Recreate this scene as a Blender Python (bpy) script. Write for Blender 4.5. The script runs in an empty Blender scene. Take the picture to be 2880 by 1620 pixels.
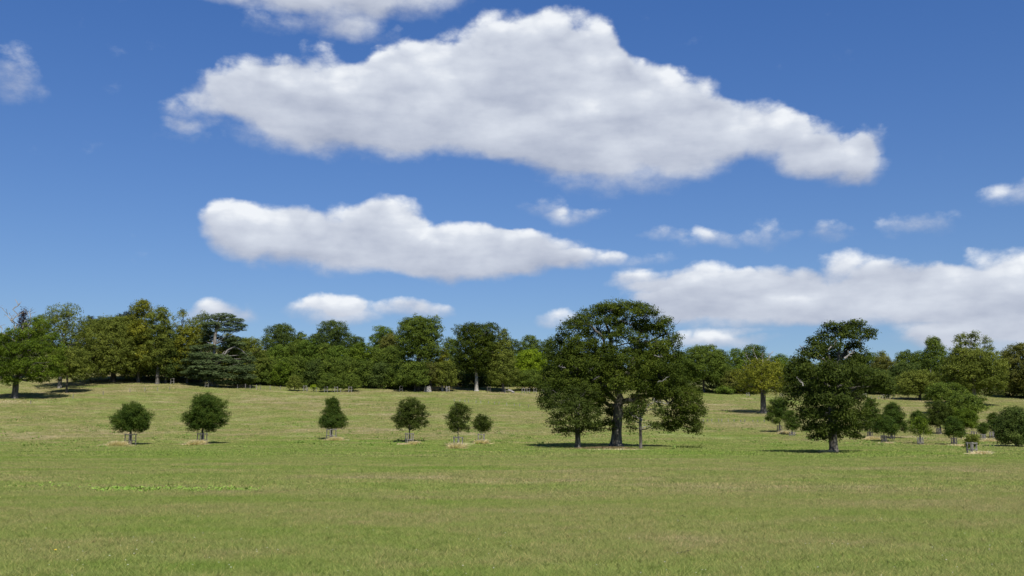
import bpy, math, random
import numpy as np
from mathutils import Vector

R = math.radians
sc = bpy.context.scene
col = sc.collection

# ------------------------------------------------------------------ camera
F = 2880.0                      # focal length in photo pixels (photo is 2880 wide)
PITCH = math.atan(410.0 / F)    # horizon at row 1220
CAMZ = 1.7
cam_d = bpy.data.cameras.new('camera'); cam_d.sensor_width = 36.0; cam_d.lens = 36.0
cam_d.clip_start = 0.1; cam_d.clip_end = 20000
cam = bpy.data.objects.new('camera', cam_d); col.objects.link(cam)
cam.location = (0, 0, CAMZ); cam.rotation_euler = (math.pi / 2 + PITCH, 0, 0)
sc.camera = cam
CP, SP = math.cos(PITCH), math.sin(PITCH)

def ray(px, py):
    xc = (px - 1440) / F; zc = (810 - py) / F
    return np.array([xc, CP - zc * SP, SP + zc * CP])

# ------------------------------------------------------------------ sun, exposure
SUN_EL, SUN_AZ = R(52), R(180 - 14)      # azimuth clockwise from +Y: behind the camera, a little to the right
sun_dir = Vector((math.sin(SUN_AZ) * math.cos(SUN_EL), math.cos(SUN_AZ) * math.cos(SUN_EL), math.sin(SUN_EL)))
sl = bpy.data.lights.new('sun', 'SUN'); sl.energy = 5.0; sl.angle = R(0.53); sl.color = (1.0, 0.95, 0.86)
so = bpy.data.objects.new('sun', sl); col.objects.link(so); so.location = (0, -20, 60)
so.rotation_euler = (-sun_dir).to_track_quat('-Z', 'Y').to_euler()
vs = sc.view_settings
vs.view_transform = 'Standard'; vs.look = 'None'; vs.gamma = 1.0; vs.exposure = 0.3; vs.use_curve_mapping = False
sc.cycles.use_denoising = True
sc.cycles.max_bounces = 6; sc.cycles.diffuse_bounces = 3; sc.cycles.glossy_bounces = 2
sc.cycles.transmission_bounces = 3; sc.cycles.transparent_max_bounces = 4
sc.cycles.caustics_reflective = False; sc.cycles.caustics_refractive = False

# ------------------------------------------------------------------ node helper
class NT:
    def __init__(s, tree): s.t = tree; s.n = tree.nodes; s.l = tree.links
    def node(s, typ, **kw):
        nd = s.n.new(typ)
        for k, v in kw.items(): setattr(nd, k, v)
        return nd
    def put(s, sock, v):
        if v is None: return
        if isinstance(v, bpy.types.NodeSocket): s.l.new(v, sock)
        else: sock.default_value = v
    def m(s, op, a, b=None, c=None, clamp=False):
        nd = s.node('ShaderNodeMath', operation=op, use_clamp=clamp)
        s.put(nd.inputs[0], a); s.put(nd.inputs[1], b); s.put(nd.inputs[2], c)
        return nd.outputs[0]
    def v(s, op, a, b=None, c=None, scale=None):
        nd = s.node('ShaderNodeVectorMath', operation=op)
        s.put(nd.inputs[0], a); s.put(nd.inputs[1], b); s.put(nd.inputs[2], c)
        if scale is not None: s.put(nd.inputs['Scale'], scale)
        return nd.outputs['Value'] if op in ('DOT_PRODUCT', 'LENGTH') else nd.outputs['Vector']
    def xyz(s, a, b, c):
        nd = s.node('ShaderNodeCombineXYZ')
        for i, q in enumerate((a, b, c)): s.put(nd.inputs[i], q)
        return nd.outputs[0]
    def sep(s, a):
        nd = s.node('ShaderNodeSeparateXYZ'); s.put(nd.inputs[0], a); return nd.outputs
    def noise(s, vec, scale, detail=4, rough=0.5, dist=0.0, lac=2.0):
        nd = s.node('ShaderNodeTexNoise'); s.put(nd.inputs['Vector'], vec)
        nd.inputs['Scale'].default_value = scale; nd.inputs['Detail'].default_value = detail
        nd.inputs['Roughness'].default_value = rough; nd.inputs['Distortion'].default_value = dist
        nd.inputs['Lacunarity'].default_value = lac
        return nd.outputs
    def smooth(s, x, a, b, lo=0.0, hi=1.0):
        nd = s.node('ShaderNodeMapRange', interpolation_type='SMOOTHSTEP')
        s.put(nd.inputs['Value'], x); s.put(nd.inputs['From Min'], a); s.put(nd.inputs['From Max'], b)
        s.put(nd.inputs['To Min'], lo); s.put(nd.inputs['To Max'], hi)
        return nd.outputs[0]
    def lin(s, x, a, b, lo=0.0, hi=1.0):
        nd = s.node('ShaderNodeMapRange')
        s.put(nd.inputs['Value'], x); s.put(nd.inputs['From Min'], a); s.put(nd.inputs['From Max'], b)
        s.put(nd.inputs['To Min'], lo); s.put(nd.inputs['To Max'], hi)
        return nd.outputs[0]
    def mix(s, f, a, b, blend='MIX'):
        nd = s.node('ShaderNodeMix', data_type='RGBA', blend_type=blend)
        s.put(nd.inputs[0], f)
        for i, q in ((6, a), (7, b)):
            s.put(nd.inputs[i], (*q, 1.0) if isinstance(q, tuple) and len(q) == 3 else q)
        return nd.outputs[2]
    def ramp(s, f, stops):
        nd = s.node('ShaderNodeValToRGB'); s.put(nd.inputs[0], f); cr = nd.color_ramp
        while len(cr.elements) < len(stops): cr.elements.new(0.5)
        for e, (p, c) in zip(cr.elements, stops): e.position = p; e.color = (*c, 1.0)
        return nd.outputs[0]

# ------------------------------------------------------------------ sky with fair-weather clouds
world = bpy.data.worlds.new('World'); sc.world = world; world.use_nodes = True
world.cycles.sampling_method = 'NONE'
W = NT(world.node_tree); W.n.clear()
sky = W.node('ShaderNodeTexSky', sky_type='NISHITA'); sky.sun_disc = False
sky.sun_elevation = SUN_EL; sky.sun_rotation = SUN_AZ; sky.altitude = 0
sky.air_density = 1.0; sky.dust_density = 0.25; sky.ozone_density = 3.0
dirv = W.node('ShaderNodeTexCoord').outputs['Generated']
dx, dy, dz = W.sep(dirv)
U0 = W.m('MULTIPLY', W.m('ARCTAN2', dx, dy), F)
V0 = W.m('MULTIPLY', W.m('ARCSINE', dz), F)
# blobs: photo position (in a 2576 px wide view), radii, strength
BL = [ # the great cloud
 (545,235,90,50,.75),(660,225,120,80,1),(800,200,85,85,.8),(740,285,200,85,1),(900,290,230,100,1),(1030,240,170,110,1),
 (1180,190,170,120,1),(1300,140,150,110,.9),(1420,120,130,100,.9),(1500,170,100,85,.8),(1590,225,120,85,.9),(1080,165,130,60,.8),(950,190,110,50,.7),(1250,300,300,95,1),(1100,330,240,70,.8),
 (1500,290,240,130,1),(1590,395,240,92,1),(1420,345,200,80,.9),(1690,280,130,95,1),(1760,350,140,85,.8),(1900,320,120,70,.75),(2020,360,110,75,.85),
 (2100,405,110,58,.9),(2190,410,70,52,.7),(2215,352,60,34,.45),(470,290,65,38,.5),
 # the one cut by the frame's top
 (830,5,150,75,1),(1010,-10,170,50,.9),(620,-20,190,38,.8),(670,60,70,36,.42),(920,75,90,30,.4),
 # long cloud
 (600,575,85,68,1),(690,585,140,82,1),(860,598,190,84,1),(975,540,95,55,.8),(1040,620,260,62,1),
 (1200,635,240,60,1),(1350,632,150,52,1),(1180,675,160,36,.8),(1490,650,80,26,.6),(1610,655,95,22,.42),
 # bank low on the right
 (1620,703,95,26,.8),(1800,705,95,40,1),(1960,705,95,36,1),(2130,695,120,58,1),(2300,712,130,52,1),
 (2500,705,180,70,1),(1720,752,160,46,.95),(1850,748,200,44,.9),(1930,788,270,38,.85),(2220,765,280,52,1),(2520,790,230,55,.9),
 (1800,850,170,24,.8),(2350,850,110,30,.6),(2520,855,180,46,.8),(1410,795,60,26,.6),(2720,750,240,90,1),
 # small ones
 (830,785,140,34,.75),(835,758,75,28,1),(1045,775,90,28,.8),(565,795,85,42,1),
 (20,190,70,66,.55),(460,340,85,32,.45),(1932,590,52,46,.5),(2062,587,85,34,.55),(2325,560,110,38,.5),
 (1830,602,60,28,.45),(1662,585,58,22,.42),(1740,608,58,32,.42),(1360,512,80,32,.45),(1470,540,85,28,.48),
 (2550,495,80,40,.5)]
warp = W.noise(dirv, 13.0, 5, 0.55)
wv = W.v('SUBTRACT', warp['Color'], (0.5, 0.5, 0.5))
wx, wy, wz = W.sep(wv)
U = W.m('MULTIPLY_ADD', wx, 170.0, U0); V = W.m('MULTIPLY_ADD', wy, 80.0, V0)
P = W.xyz(U, V, 0.0)
acc = None
for bi, (cx, cy, rx, ry, s) in enumerate(BL):
    if bi % 6 == 5: P = W.v('MULTIPLY_ADD', acc, (1e-12, 1e-12, 0.0), P)   # keeps the node order sequential (few live values)
    k = 2880 / 2576
    d = ray(cx * k, cy * k); d = d / np.linalg.norm(d)
    u = math.atan2(d[0], d[1]) * F; w_ = math.asin(d[2]) * F
    s = min(1.0, s * 1.22); a, b = 1 / (rx * k * 1.22), 1 / (ry * k * 1.24)
    v_ = W.v('MULTIPLY_ADD', P, (a, b, 0.0), (-u * a, -w_ * b, 1.0))
    q = W.m('SUBTRACT', 2.0, W.v('DOT_PRODUCT', v_, v_), clamp=True)
    if s != 1: q = W.m('MULTIPLY', q, float(s))
    sv = W.v('SCALE', v_, scale=q)
    acc = sv if acc is None else W.v('ADD', acc, sv)
au, av, D = W.sep(acc)
# the same kind of clouds over the rest of the sky
far = W.noise(W.v('MULTIPLY', dirv, (1.0, 1.0, 2.2)), 2.6, 3, 0.5)['Fac']
outs = W.m('MAXIMUM', W.smooth(W.m('ABSOLUTE', U0), 1700.0, 2300.0), W.smooth(V0, 1450.0, 2000.0))
Dout = W.m('MULTIPLY', W.m('MULTIPLY', W.m('SUBTRACT', far, 0.54), 5.0), outs)
D = W.m('MAXIMUM', D, Dout)
edge = W.noise(W.v('MULTIPLY', dirv, (1.0, 1.0, 1.5)), 30.0, 10, 0.62)['Fac']
puff = W.node('ShaderNodeTexVoronoi', feature='F1'); W.put(puff.inputs['Vector'], W.v('ADD', W.v('MULTIPLY', dirv, (1.0, 1.0, 1.3)), W.v('SCALE', wv, scale=0.035)))
puff.inputs['Scale'].default_value = 26.0; puff.inputs['Detail'].default_value = 1.0; puff.inputs['Roughness'].default_value = 0.5
billow = W.m('SUBTRACT', 0.55, puff.outputs['Distance'])
soft = W.noise(W.v('MULTIPLY', dirv, (1.0, 1.0, 3.4)), 11.0, 4, 0.5)['Fac']
vrel = W.m('DIVIDE', av, W.m('MAXIMUM', W.v('DOT_PRODUCT', acc, (0, 0, 1)), 0.05))     # -1 foot of a billow, +1 its top
topside = W.smooth(vrel, -0.35, 0.45)
De = W.m('ADD', D, W.m('MULTIPLY', W.m('SUBTRACT', edge, 0.5), 1.15))
De = W.m('ADD', De, W.m('MULTIPLY', W.m('MULTIPLY', billow, topside), 0.55))
De = W.m('ADD', De, W.m('MULTIPLY', W.m('SUBTRACT', soft, 0.5), 0.6))
alpha = W.smooth(De, 0.16, W.lin(topside, 0.0, 1.0, 1.35, 0.86))
lit = W.m('MULTIPLY_ADD', vrel, 0.58, 0.60)
lit = W.m('ADD', lit, W.m('MULTIPLY', W.m('SUBTRACT', soft, 0.5), 1.25))
lit = W.m('ADD', lit, W.m('MULTIPLY', W.m('SUBTRACT', edge, 0.5), 0.45))
lit = W.m('ADD', lit, W.m('MULTIPLY', W.m('MULTIPLY', billow, topside), 0.55))
cloud = W.ramp(lit, [(0.0, (0.36, 0.405, 0.525)), (0.4, (0.53, 0.575, 0.68)), (0.75, (0.69, 0.735, 0.82)), (1.0, (0.90, 0.93, 0.97))])
tint = W.mix(1.0, sky.outputs[0], W.mix(W.lin(dz, 0.1, 0.4), (0.60, 0.71, 0.91), (0.47, 0.735, 1.14)), 'MULTIPLY')
bg1 = W.node('ShaderNodeBackground'); W.put(bg1.inputs[0], tint); bg1.inputs[1].default_value = 0.081
bg2 = W.node('ShaderNodeBackground'); W.put(bg2.inputs[0], cloud); bg2.inputs[1].default_value = 0.81
ms = W.node('ShaderNodeMixShader'); W.put(ms.inputs[0], W.m('MULTIPLY', alpha, 0.97))
W.l.new(bg1.outputs[0], ms.inputs[1]); W.l.new(bg2.outputs[0], ms.inputs[2])
wo = W.node('ShaderNodeOutputWorld'); W.l.new(ms.outputs[0], wo.inputs[0])

# ------------------------------------------------------------------ terrain
def _hash_noise(x, y, s, seed):
    x = np.asarray(x, float) / s + seed * 17.13; y = np.asarray(y, float) / s + seed * 9.71
    xi = np.floor(x); yi = np.floor(y); fx = x - xi; fy = y - yi
    fx = fx * fx * (3 - 2 * fx); fy = fy * fy * (3 - 2 * fy)
    def h(a, b):
        q = np.sin(a * 127.1 + b * 311.7 + seed * 74.7) * 43758.5453
        return q - np.floor(q)
    return (h(xi, yi) * (1 - fx) + h(xi + 1, yi) * fx) * (1 - fy) + (h(xi, yi + 1) * (1 - fx) + h(xi + 1, yi + 1) * fx) * fy

def H(x, y):
    x = np.asarray(x, float); y = np.asarray(y, float)
    d = np.clip(y - 130, 0, None)
    d = np.where(d > 250, 250 + 60 * (1 - np.exp(-(d - 250) / 60)), d)
    hill = 0.00689 * d ** 1.486
    s = np.interp(x, [-400, -150, -95, -60, 0, 70, 150, 400], [1.22, 1.24, 1.2, 1.06, 1.0, 0.92, 0.86, 0.86])
    z = hill * s
    z = z + (_hash_noise(x, y, 38, 1) - 0.5) * 0.5 * np.clip((y - 60) / 90, 0, 1) + (_hash_noise(x, y, 9, 2) - 0.5) * 0.10 * np.clip((y - 20) / 60, 0, 1)
    z = z + (_hash_noise(x, y, 3.1, 3) - 0.5) * 0.03
    return z

def ground(px, py):
    d = ray(px, py); t = np.arange(6, 520, 0.25)
    x = d[0] * t; y = d[1] * t; z = CAMZ + d[2] * t
    hit = np.nonzero(z < H(x, y))[0]
    if len(hit) == 0: raise ValueError('no ground at %s' % ((px, py),))
    i = hit[0]
    return np.array([x[i], y[i], float(H(x[i], y[i]))])
def at_depth(px, yd):
    x = (px - 1440) / F * (yd / CP)          # near the horizon rows
    return np.array([x, yd, float(H(x, yd))])
def row_z(py, px, yd):
    d = ray(px, py); return CAMZ + d[2] / d[1] * yd
def mpp(y): return y / F                     # metres for one photo pixel at distance y

def tagged(o, label=None, cat=None, group=None, kind=None):
    if label: o['label'] = label
    if cat: o['category'] = cat
    if group: o['group'] = group
    if kind: o['kind'] = kind
    return o
def link(name, me, mat, parent=None):
    if mat: me.materials.append(mat) if len(me.materials) == 0 else None
    o = bpy.data.objects.new(name, me); col.objects.link(o); o.parent = parent
    return o
def empty(name, loc):
    o = bpy.data.objects.new(name, None); col.objects.link(o); o.location = [float(q) for q in loc]; o.empty_display_size = 0.3
    return o
def mesh_from(name, verts, faces=None, quads=None, tris=None, smooth=False, tint=None):
    me = bpy.data.meshes.new(name)
    if faces is not None:
        me.from_pydata([tuple(v) for v in verts], [], faces)
    else:
        arr = quads if quads is not None else tris
        k = arr.shape[1]; n = len(arr)
        me.vertices.add(len(verts)); me.vertices.foreach_set('co', np.asarray(verts, np.float32).ravel())
        me.loops.add(n * k); me.loops.foreach_set('vertex_index', arr.astype(np.int32).ravel())
        me.polygons.add(n); me.polygons.foreach_set('loop_start', np.arange(0, n * k, k, dtype=np.int32))
    if tint is not None:
        a = me.attributes.new('tint', 'FLOAT', 'FACE'); a.data.foreach_set('value', np.asarray(tint, np.float32))
    if smooth:
        me.polygons.foreach_set('use_smooth', np.ones(len(me.polygons), bool))
    me.update(calc_edges=True); me.validate()
    return me

# ------------------------------------------------------------------ materials
def new_mat(name):
    m = bpy.data.materials.new(name); m.use_nodes = True; m.node_tree.nodes.clear(); return m, NT(m.node_tree)
def leaf_mat(name, c0, c1, c2, trans=0.3, rough=0.6):
    if trans == 0.3: c0, c1, c2 = [tuple(a * b for a, b in zip(c, (1.08, 1.14, 0.75) if name == 'leaf_young' else (0.88, 0.94, 0.66) if name in ('leaf_oak', 'leaf_oak_dark') else (1.26, 1.36, 1.0))) for c in (c0, c1, c2)]; c2 = tuple(q * 1.15 for q in c2)
    m, N = new_mat(name)
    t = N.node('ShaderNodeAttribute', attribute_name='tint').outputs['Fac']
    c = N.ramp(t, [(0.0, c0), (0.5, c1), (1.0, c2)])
    p = N.node('ShaderNodeBsdfPrincipled'); N.put(p.inputs['Base Color'], c); p.inputs['Roughness'].default_value = rough
    p.inputs['Specular IOR Level'].default_value = 0.06
    tr = N.node('ShaderNodeBsdfTranslucent'); N.put(tr.inputs[0], N.mix(1.0, c, (1.25, 1.3, 0.7), 'MULTIPLY'))
    mx = N.node('ShaderNodeMixShader'); mx.inputs[0].default_value = trans
    N.l.new(p.outputs[0], mx.inputs[1]); N.l.new(tr.outputs[0], mx.inputs[2])
    o = N.node('ShaderNodeOutputMaterial'); N.l.new(mx.outputs[0], o.inputs[0])
    return m
def bark_mat(name, c0, c1, scale=3.0, bump=0.6, vert=0.25):
    m, N = new_mat(name)
    pos = N.node('ShaderNodeTexCoord').outputs['Object']
    v = N.v('MULTIPLY', pos, (1.0, 1.0, vert))
    n = N.noise(v, scale, 6, 0.65)['Fac']; n2 = N.noise(pos, 0.9, 3, 0.5)['Fac']
    f = N.m('ADD', N.smooth(n, 0.35, 0.65), N.m('MULTIPLY', N.m('SUBTRACT', n2, 0.5), 0.9), clamp=True)
    p = N.node('ShaderNodeBsdfPrincipled'); N.put(p.inputs['Base Color'], N.mix(f, c0, c1)); p.inputs['Roughness'].default_value = 0.9
    p.inputs['Specular IOR Level'].default_value = 0.1
    b = N.node('ShaderNodeBump'); b.inputs['Strength'].default_value = bump; b.inputs['Distance'].default_value = 0.12
    N.put(b.inputs['Height'], n); N.l.new(b.outputs[0], p.inputs['Normal'])
    o = N.node('ShaderNodeOutputMaterial'); N.l.new(p.outputs[0], o.inputs[0])
    return m

LM = {
 'oak':    leaf_mat('leaf_oak', (0.034, 0.048, 0.010), (0.062, 0.082, 0.015), (0.110, 0.128, 0.022)),
 'oakd':   leaf_mat('leaf_oak_dark', (0.032, 0.045, 0.012), (0.056, 0.074, 0.018), (0.098, 0.114, 0.027)),
 'young':  leaf_mat('leaf_young', (0.030, 0.052, 0.014), (0.050, 0.078, 0.018), (0.095, 0.115, 0.026)),
 'bright': leaf_mat('leaf_bright', (0.034, 0.052, 0.008), (0.066, 0.092, 0.012), (0.125, 0.152, 0.020)),
 'lime':   leaf_mat('leaf_lime', (0.080, 0.115, 0.010), (0.135, 0.175, 0.014), (0.19, 0.22, 0.02)),
 'mid':    leaf_mat('leaf_mid', (0.042, 0.060, 0.014), (0.074, 0.096, 0.020), (0.125, 0.145, 0.030)),
 'midb':   leaf_mat('leaf_mid_bright', (0.048, 0.072, 0.014), (0.086, 0.118, 0.022), (0.140, 0.172, 0.032)),
 'dark':   leaf_mat('leaf_dark', (0.030, 0.044, 0.014), (0.054, 0.072, 0.022), (0.092, 0.110, 0.032)),
 'olive':  leaf_mat('leaf_olive', (0.062, 0.072, 0.016), (0.100, 0.112, 0.026), (0.160, 0.160, 0.040)),
 'gold':   leaf_mat('leaf_gold', (0.068, 0.074, 0.012), (0.115, 0.116, 0.018), (0.185, 0.166, 0.024)),
 'brown':  leaf_mat('leaf_brown', (0.056, 0.058, 0.018), (0.090, 0.090, 0.027), (0.140, 0.122, 0.036)),
 'blue':   leaf_mat('leaf_cedar', (0.040, 0.062, 0.022), (0.082, 0.115, 0.042), (0.150, 0.190, 0.080), trans=0.07),
 'pine':   leaf_mat('leaf_pine', (0.014, 0.022, 0.018), (0.024, 0.036, 0.028), (0.040, 0.055, 0.040), trans=0.05),
 'maroon': leaf_mat('leaf_maroon', (0.022, 0.017, 0.020), (0.040, 0.030, 0.034), (0.065, 0.048, 0.050), trans=0.08),
 'straw':  leaf_mat('dry_grass', (0.42, 0.33, 0.19), (0.66, 0.56, 0.36), (0.82, 0.74, 0.54), trans=0.35),
 'litter': leaf_mat('dry_litter', (0.13, 0.09, 0.05), (0.26, 0.19, 0.10), (0.46, 0.36, 0.20), trans=0.15),
 'clover': leaf_mat('clover', (0.14, 0.20, 0.05), (0.19, 0.27, 0.07), (0.25, 0.32, 0.10)),
 'weed':   leaf_mat('weed', (0.085, 0.125, 0.034), (0.130, 0.180, 0.052), (0.18, 0.225, 0.075)),
}
BARK = bark_mat('bark_oak', (0.045, 0.040, 0.033), (0.15, 0.138, 0.12))
BARKM = bark_mat('bark_grey', (0.10, 0.09, 0.08), (0.26, 0.24, 0.215))
BARKL = bark_mat('bark_pale', (0.16, 0.145, 0.125), (0.38, 0.36, 0.33), 2.2)
BARKD = bark_mat('bark_dark', (0.035, 0.030, 0.024), (0.10, 0.09, 0.075))
DEAD = bark_mat('dead_wood', (0.15, 0.137, 0.125), (0.34, 0.32, 0.295), 4.0)
WOOD = bark_mat('weathered_timber', (0.11, 0.10, 0.088), (0.29, 0.27, 0.24), 6.0, 0.3)
WOODP = bark_mat('pale_timber', (0.15, 0.14, 0.125), (0.33, 0.31, 0.285), 6.0, 0.3)
WOODD = bark_mat('dark_timber', (0.05, 0.045, 0.04), (0.15, 0.14, 0.125), 6.0, 0.3)

# turf: colour from world position, shared by soil sheet and blades
tg = bpy.data.node_groups.new('turf_colour', 'ShaderNodeTree')
tg.interface.new_socket('Color', in_out='OUTPUT', socket_type='NodeSocketColor')
tg.interface.new_socket('Dry', in_out='OUTPUT', socket_type='NodeSocketFloat')
G = NT(tg)
gp = G.node('ShaderNodeNewGeometry').outputs['Position']
gx, gy, gz = G.sep(gp)
flat = G.xyz(gx, gy, 0.0)
big = G.noise(flat, 0.022, 4, 0.55)['Fac']
med = G.noise(G.v('MULTIPLY', flat, (0.6, 1.0, 1.0)), 0.17, 5, 0.62)['Fac']
sml = G.noise(flat, 0.9, 5, 0.65)['Fac']
str_ = G.noise(G.v('MULTIPLY', flat, (0.10, 1.0, 1.0)), 0.16, 4, 0.6)['Fac']
hillf = G.smooth(G.m('ADD', gy, G.m('MULTIPLY', G.m('SUBTRACT', big, 0.5), 60.0)), 128.0, 190.0)
lush = G.m('MULTIPLY', G.smooth(gy, 25.0, 95.0), G.smooth(gy, 180.0, 120.0))
near = G.smooth(gy, 75.0, 25.0)
t = G.m('MULTIPLY_ADD', G.m('SUBTRACT', big, 0.5), 1.5, 0.50)
t = G.m('MULTIPLY_ADD', G.m('SUBTRACT', med, 0.5), 1.9, t)
t = G.m('MULTIPLY_ADD', G.m('SUBTRACT', sml, 0.5), 0.9, t)
t = G.m('MULTIPLY_ADD', G.m('SUBTRACT', str_, 0.5), 0.45, t)
t = G.m('MULTIPLY_ADD', hillf, 0.10, t)
t = G.m('MULTIPLY_ADD', lush, -0.27, t)
t = G.m('MULTIPLY_ADD', near, 0.03, t)
gc = G.ramp(t, [(0.0, (0.205, 0.290, 0.056)), (0.35, (0.265, 0.304, 0.088)), (0.65, (0.308, 0.302, 0.116)), (1.0, (0.40, 0.345, 0.185))])
go = G.node('NodeGroupOutput'); G.l.new(gc, go.inputs[0]); G.l.new(t, go.inputs[1])
def turf_mat(name, blade):
    m, N = new_mat(name)
    g = N.node('ShaderNodeGroup'); g.node_tree = tg
    c = g.outputs[0]
    p = N.node('ShaderNodeBsdfPrincipled'); p.inputs['Roughness'].default_value = 0.75; p.inputs['Specular IOR Level'].default_value = 0.12
    o = N.node('ShaderNodeOutputMaterial')
    if blade:
        tt = N.node('ShaderNodeAttribute', attribute_name='tint').outputs['Fac']
        c = N.mix(1.0, c, N.ramp(tt, [(0, (0.42, 0.50, 0.38)), (0.3, (0.8, 0.88, 0.75)), (0.6, (1.0, 1.0, 1.0)), (0.85, (1.25, 1.12, 1.2)), (1.0, (1.75, 1.35, 1.7))]), 'MULTIPLY')
        N.put(p.inputs['Base Color'], c)
        tr = N.node('ShaderNodeBsdfTranslucent'); N.put(tr.inputs[0], c)
        mx = N.node('ShaderNodeMixShader'); mx.inputs[0].default_value = 0.35
        nm = N.v('NORMALIZE', N.v('ADD', N.v('SCALE', N.node('ShaderNodeNewGeometry').outputs['Normal'], scale=0.55), (0.0, 0.0, 1.0)))
        N.l.new(nm, p.inputs['Normal'])
        N.l.new(p.outputs[0], mx.inputs[1]); N.l.new(tr.outputs[0], mx.inputs[2]); N.l.new(mx.outputs[0], o.inputs[0])
    else:
        N.put(p.inputs['Base Color'], N.mix(1.0, c, (0.8, 0.8, 0.8), 'MULTIPLY'))
        pos = N.node('ShaderNodeNewGeometry').outputs['Position']
        b = N.node('ShaderNodeBump'); b.inputs['Strength'].default_value = 0.5; b.inputs['Distance'].default_value = 0.2
        N.put(b.inputs['Height'], N.noise(pos, 2.0, 8, 0.7)['Fac']); N.l.new(b.outputs[0], p.inputs['Normal'])
        N.l.new(p.outputs[0], o.inputs[0])
    return m
TURF = turf_mat('meadow_turf', False); BLADE = turf_mat('grass_blade', True)

# ------------------------------------------------------------------ the ground sheet
def axis(stops):
    out = []
    for (a, b, st) in stops: out += list(np.arange(a, b, st))
    return np.array(out + [stops[-1][1]], float)
gxs = axis([(-4000, -600, 400), (-600, -240, 20), (-240, 240, 3), (240, 600, 20), (600, 4000, 400)])
gys = axis([(-3000, -200, 400), (-200, 0, 20), (0, 90, 2.0), (90, 420, 3), (420, 800, 20), (800, 5000, 400)])
GX, GY = np.meshgrid(gxs, gys); GZ = H(GX, GY)
nx, ny = len(gxs), len(gys)
ii = (np.arange(ny - 1)[:, None] * nx + np.arange(nx - 1)[None, :]).ravel()
ground_o = link('meadow', mesh_from('meadow', np.stack([GX, GY, GZ], -1).reshape(-1, 3), quads=np.stack([ii, ii + 1, ii + nx + 1, ii + nx], 1), smooth=True), TURF)
tagged(ground_o, kind='structure')

# ------------------------------------------------------------------ grass: blades in patches over the whole meadow
rng = np.random.default_rng(7)
def patch(name, size, n, w, h, seed):
    r = np.random.default_rng(seed)
    xy = (r.random((n, 2)) - 0.5) * size
    # tufts: pull part of the blades together
    k = max(8, int(n / 40)); cen = (r.random((k, 2)) - 0.5) * size
    pick = r.integers(0, k, n); m = r.random(n) < 0.45
    xy[m] = cen[pick[m]] + r.normal(0, w * 4.5, (m.sum(), 2))
    hh = h * r.uniform(0.45, 1.25, n); hh[m] *= 1.4
    ang = r.uniform(0, 2 * np.pi, n); lean = r.uniform(0.3, 2.2, n) * hh
    la = r.uniform(0, 2 * np.pi, n)
    ww = w * r.uniform(0.6, 1.3, n) * 0.5
    base = np.concatenate([xy, np.full((n, 1), -0.01)], 1)
    side = np.stack([np.cos(ang) * ww, np.sin(ang) * ww, np.zeros(n)], 1)
    tip = base + np.stack([np.cos(la) * lean, np.sin(la) * lean, hh], 1)
    v = np.stack([base - side, base + side, tip], 1).reshape(-1, 3)
    tint = r.normal(0.5, 0.22, n); tint[m] += r.normal(-0.08, 0.22, k)[pick[m]]; tint = np.clip(tint, 0, 1)
    me = mesh_from(name, v, tris=np.arange(n * 3).reshape(n, 3), tint=tint)
    me.materials.append(BLADE)
    return bpy.data.objects.new(name, me)
PATCH = [patch('grass_patch_fine', 1.5, 7500, 0.012, 0.058, 1), patch('grass_patch_mid', 4.0, 7500, 0.030, 0.065, 2), patch('grass_patch_far', 10.0, 5000, 0.11, 0.09, 3)]
pts, rots, scl, lod = [], [], [], []
def sow(y0, y1, st, li):
    for y in np.arange(y0, y1, st):
        half = 0.53 * y + 8
        for x in np.arange(-half, half, st):
            X = x + rng.uniform(-.2, .2) * st; Y = y + rng.uniform(-.2, .2) * st
            e = st * 0.4
            sx = float(H(X + e, Y) - H(X - e, Y)) / (2 * e); sy = float(H(X, Y + e) - H(X, Y - e)) / (2 * e)
            n = Vector((-sx, -sy, 1)).normalized()
            q = n.to_track_quat('Z', 'Y').to_matrix().to_4x4() @ __import__('mathutils').Matrix.Rotation(rng.uniform(0, 6.283), 4, 'Z')
            pts.append((X, Y, float(H(X, Y)))); rots.append(tuple(q.to_euler())); scl.append(rng.uniform(0.95, 1.15)); lod.append(li)
sow(7, 30, 1.25, 0); sow(29, 80, 3.3, 1); sow(78, 330, 8.2, 2)
gm = bpy.data.meshes.new('grass_points'); gm.from_pydata(pts, [], [])
gm.attributes.new('rot', 'FLOAT_VECTOR', 'POINT').data.foreach_set('vector', np.array(rots, np.float32).ravel())
gm.attributes.new('scl', 'FLOAT', 'POINT').data.foreach_set('value', np.array(scl, np.float32))
gm.attributes.new('lod', 'INT', 'POINT').data.foreach_set('value', np.array(lod, np.int32))
ng = bpy.data.node_groups.new('grass_scatter', 'GeometryNodeTree')
ng.interface.new_socket('Geometry', in_out='INPUT', socket_type='NodeSocketGeometry')
ng.interface.new_socket('Geometry', in_out='OUTPUT', socket_type='NodeSocketGeometry')
gi = ng.nodes.new('NodeGroupInput'); gout = ng.nodes.new('NodeGroupOutput'); jn = ng.nodes.new('GeometryNodeJoinGeometry')
def attr(nm, ty):
    a = ng.nodes.new('GeometryNodeInputNamedAttribute'); a.data_type = ty; a.inputs[0].default_value = nm; return a.outputs[0]
e2r = ng.nodes.new('FunctionNodeEulerToRotation'); ng.links.new(attr('rot', 'FLOAT_VECTOR'), e2r.inputs[0])
sc_a = attr('scl', 'FLOAT'); lo_a = attr('lod', 'INT')
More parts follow.
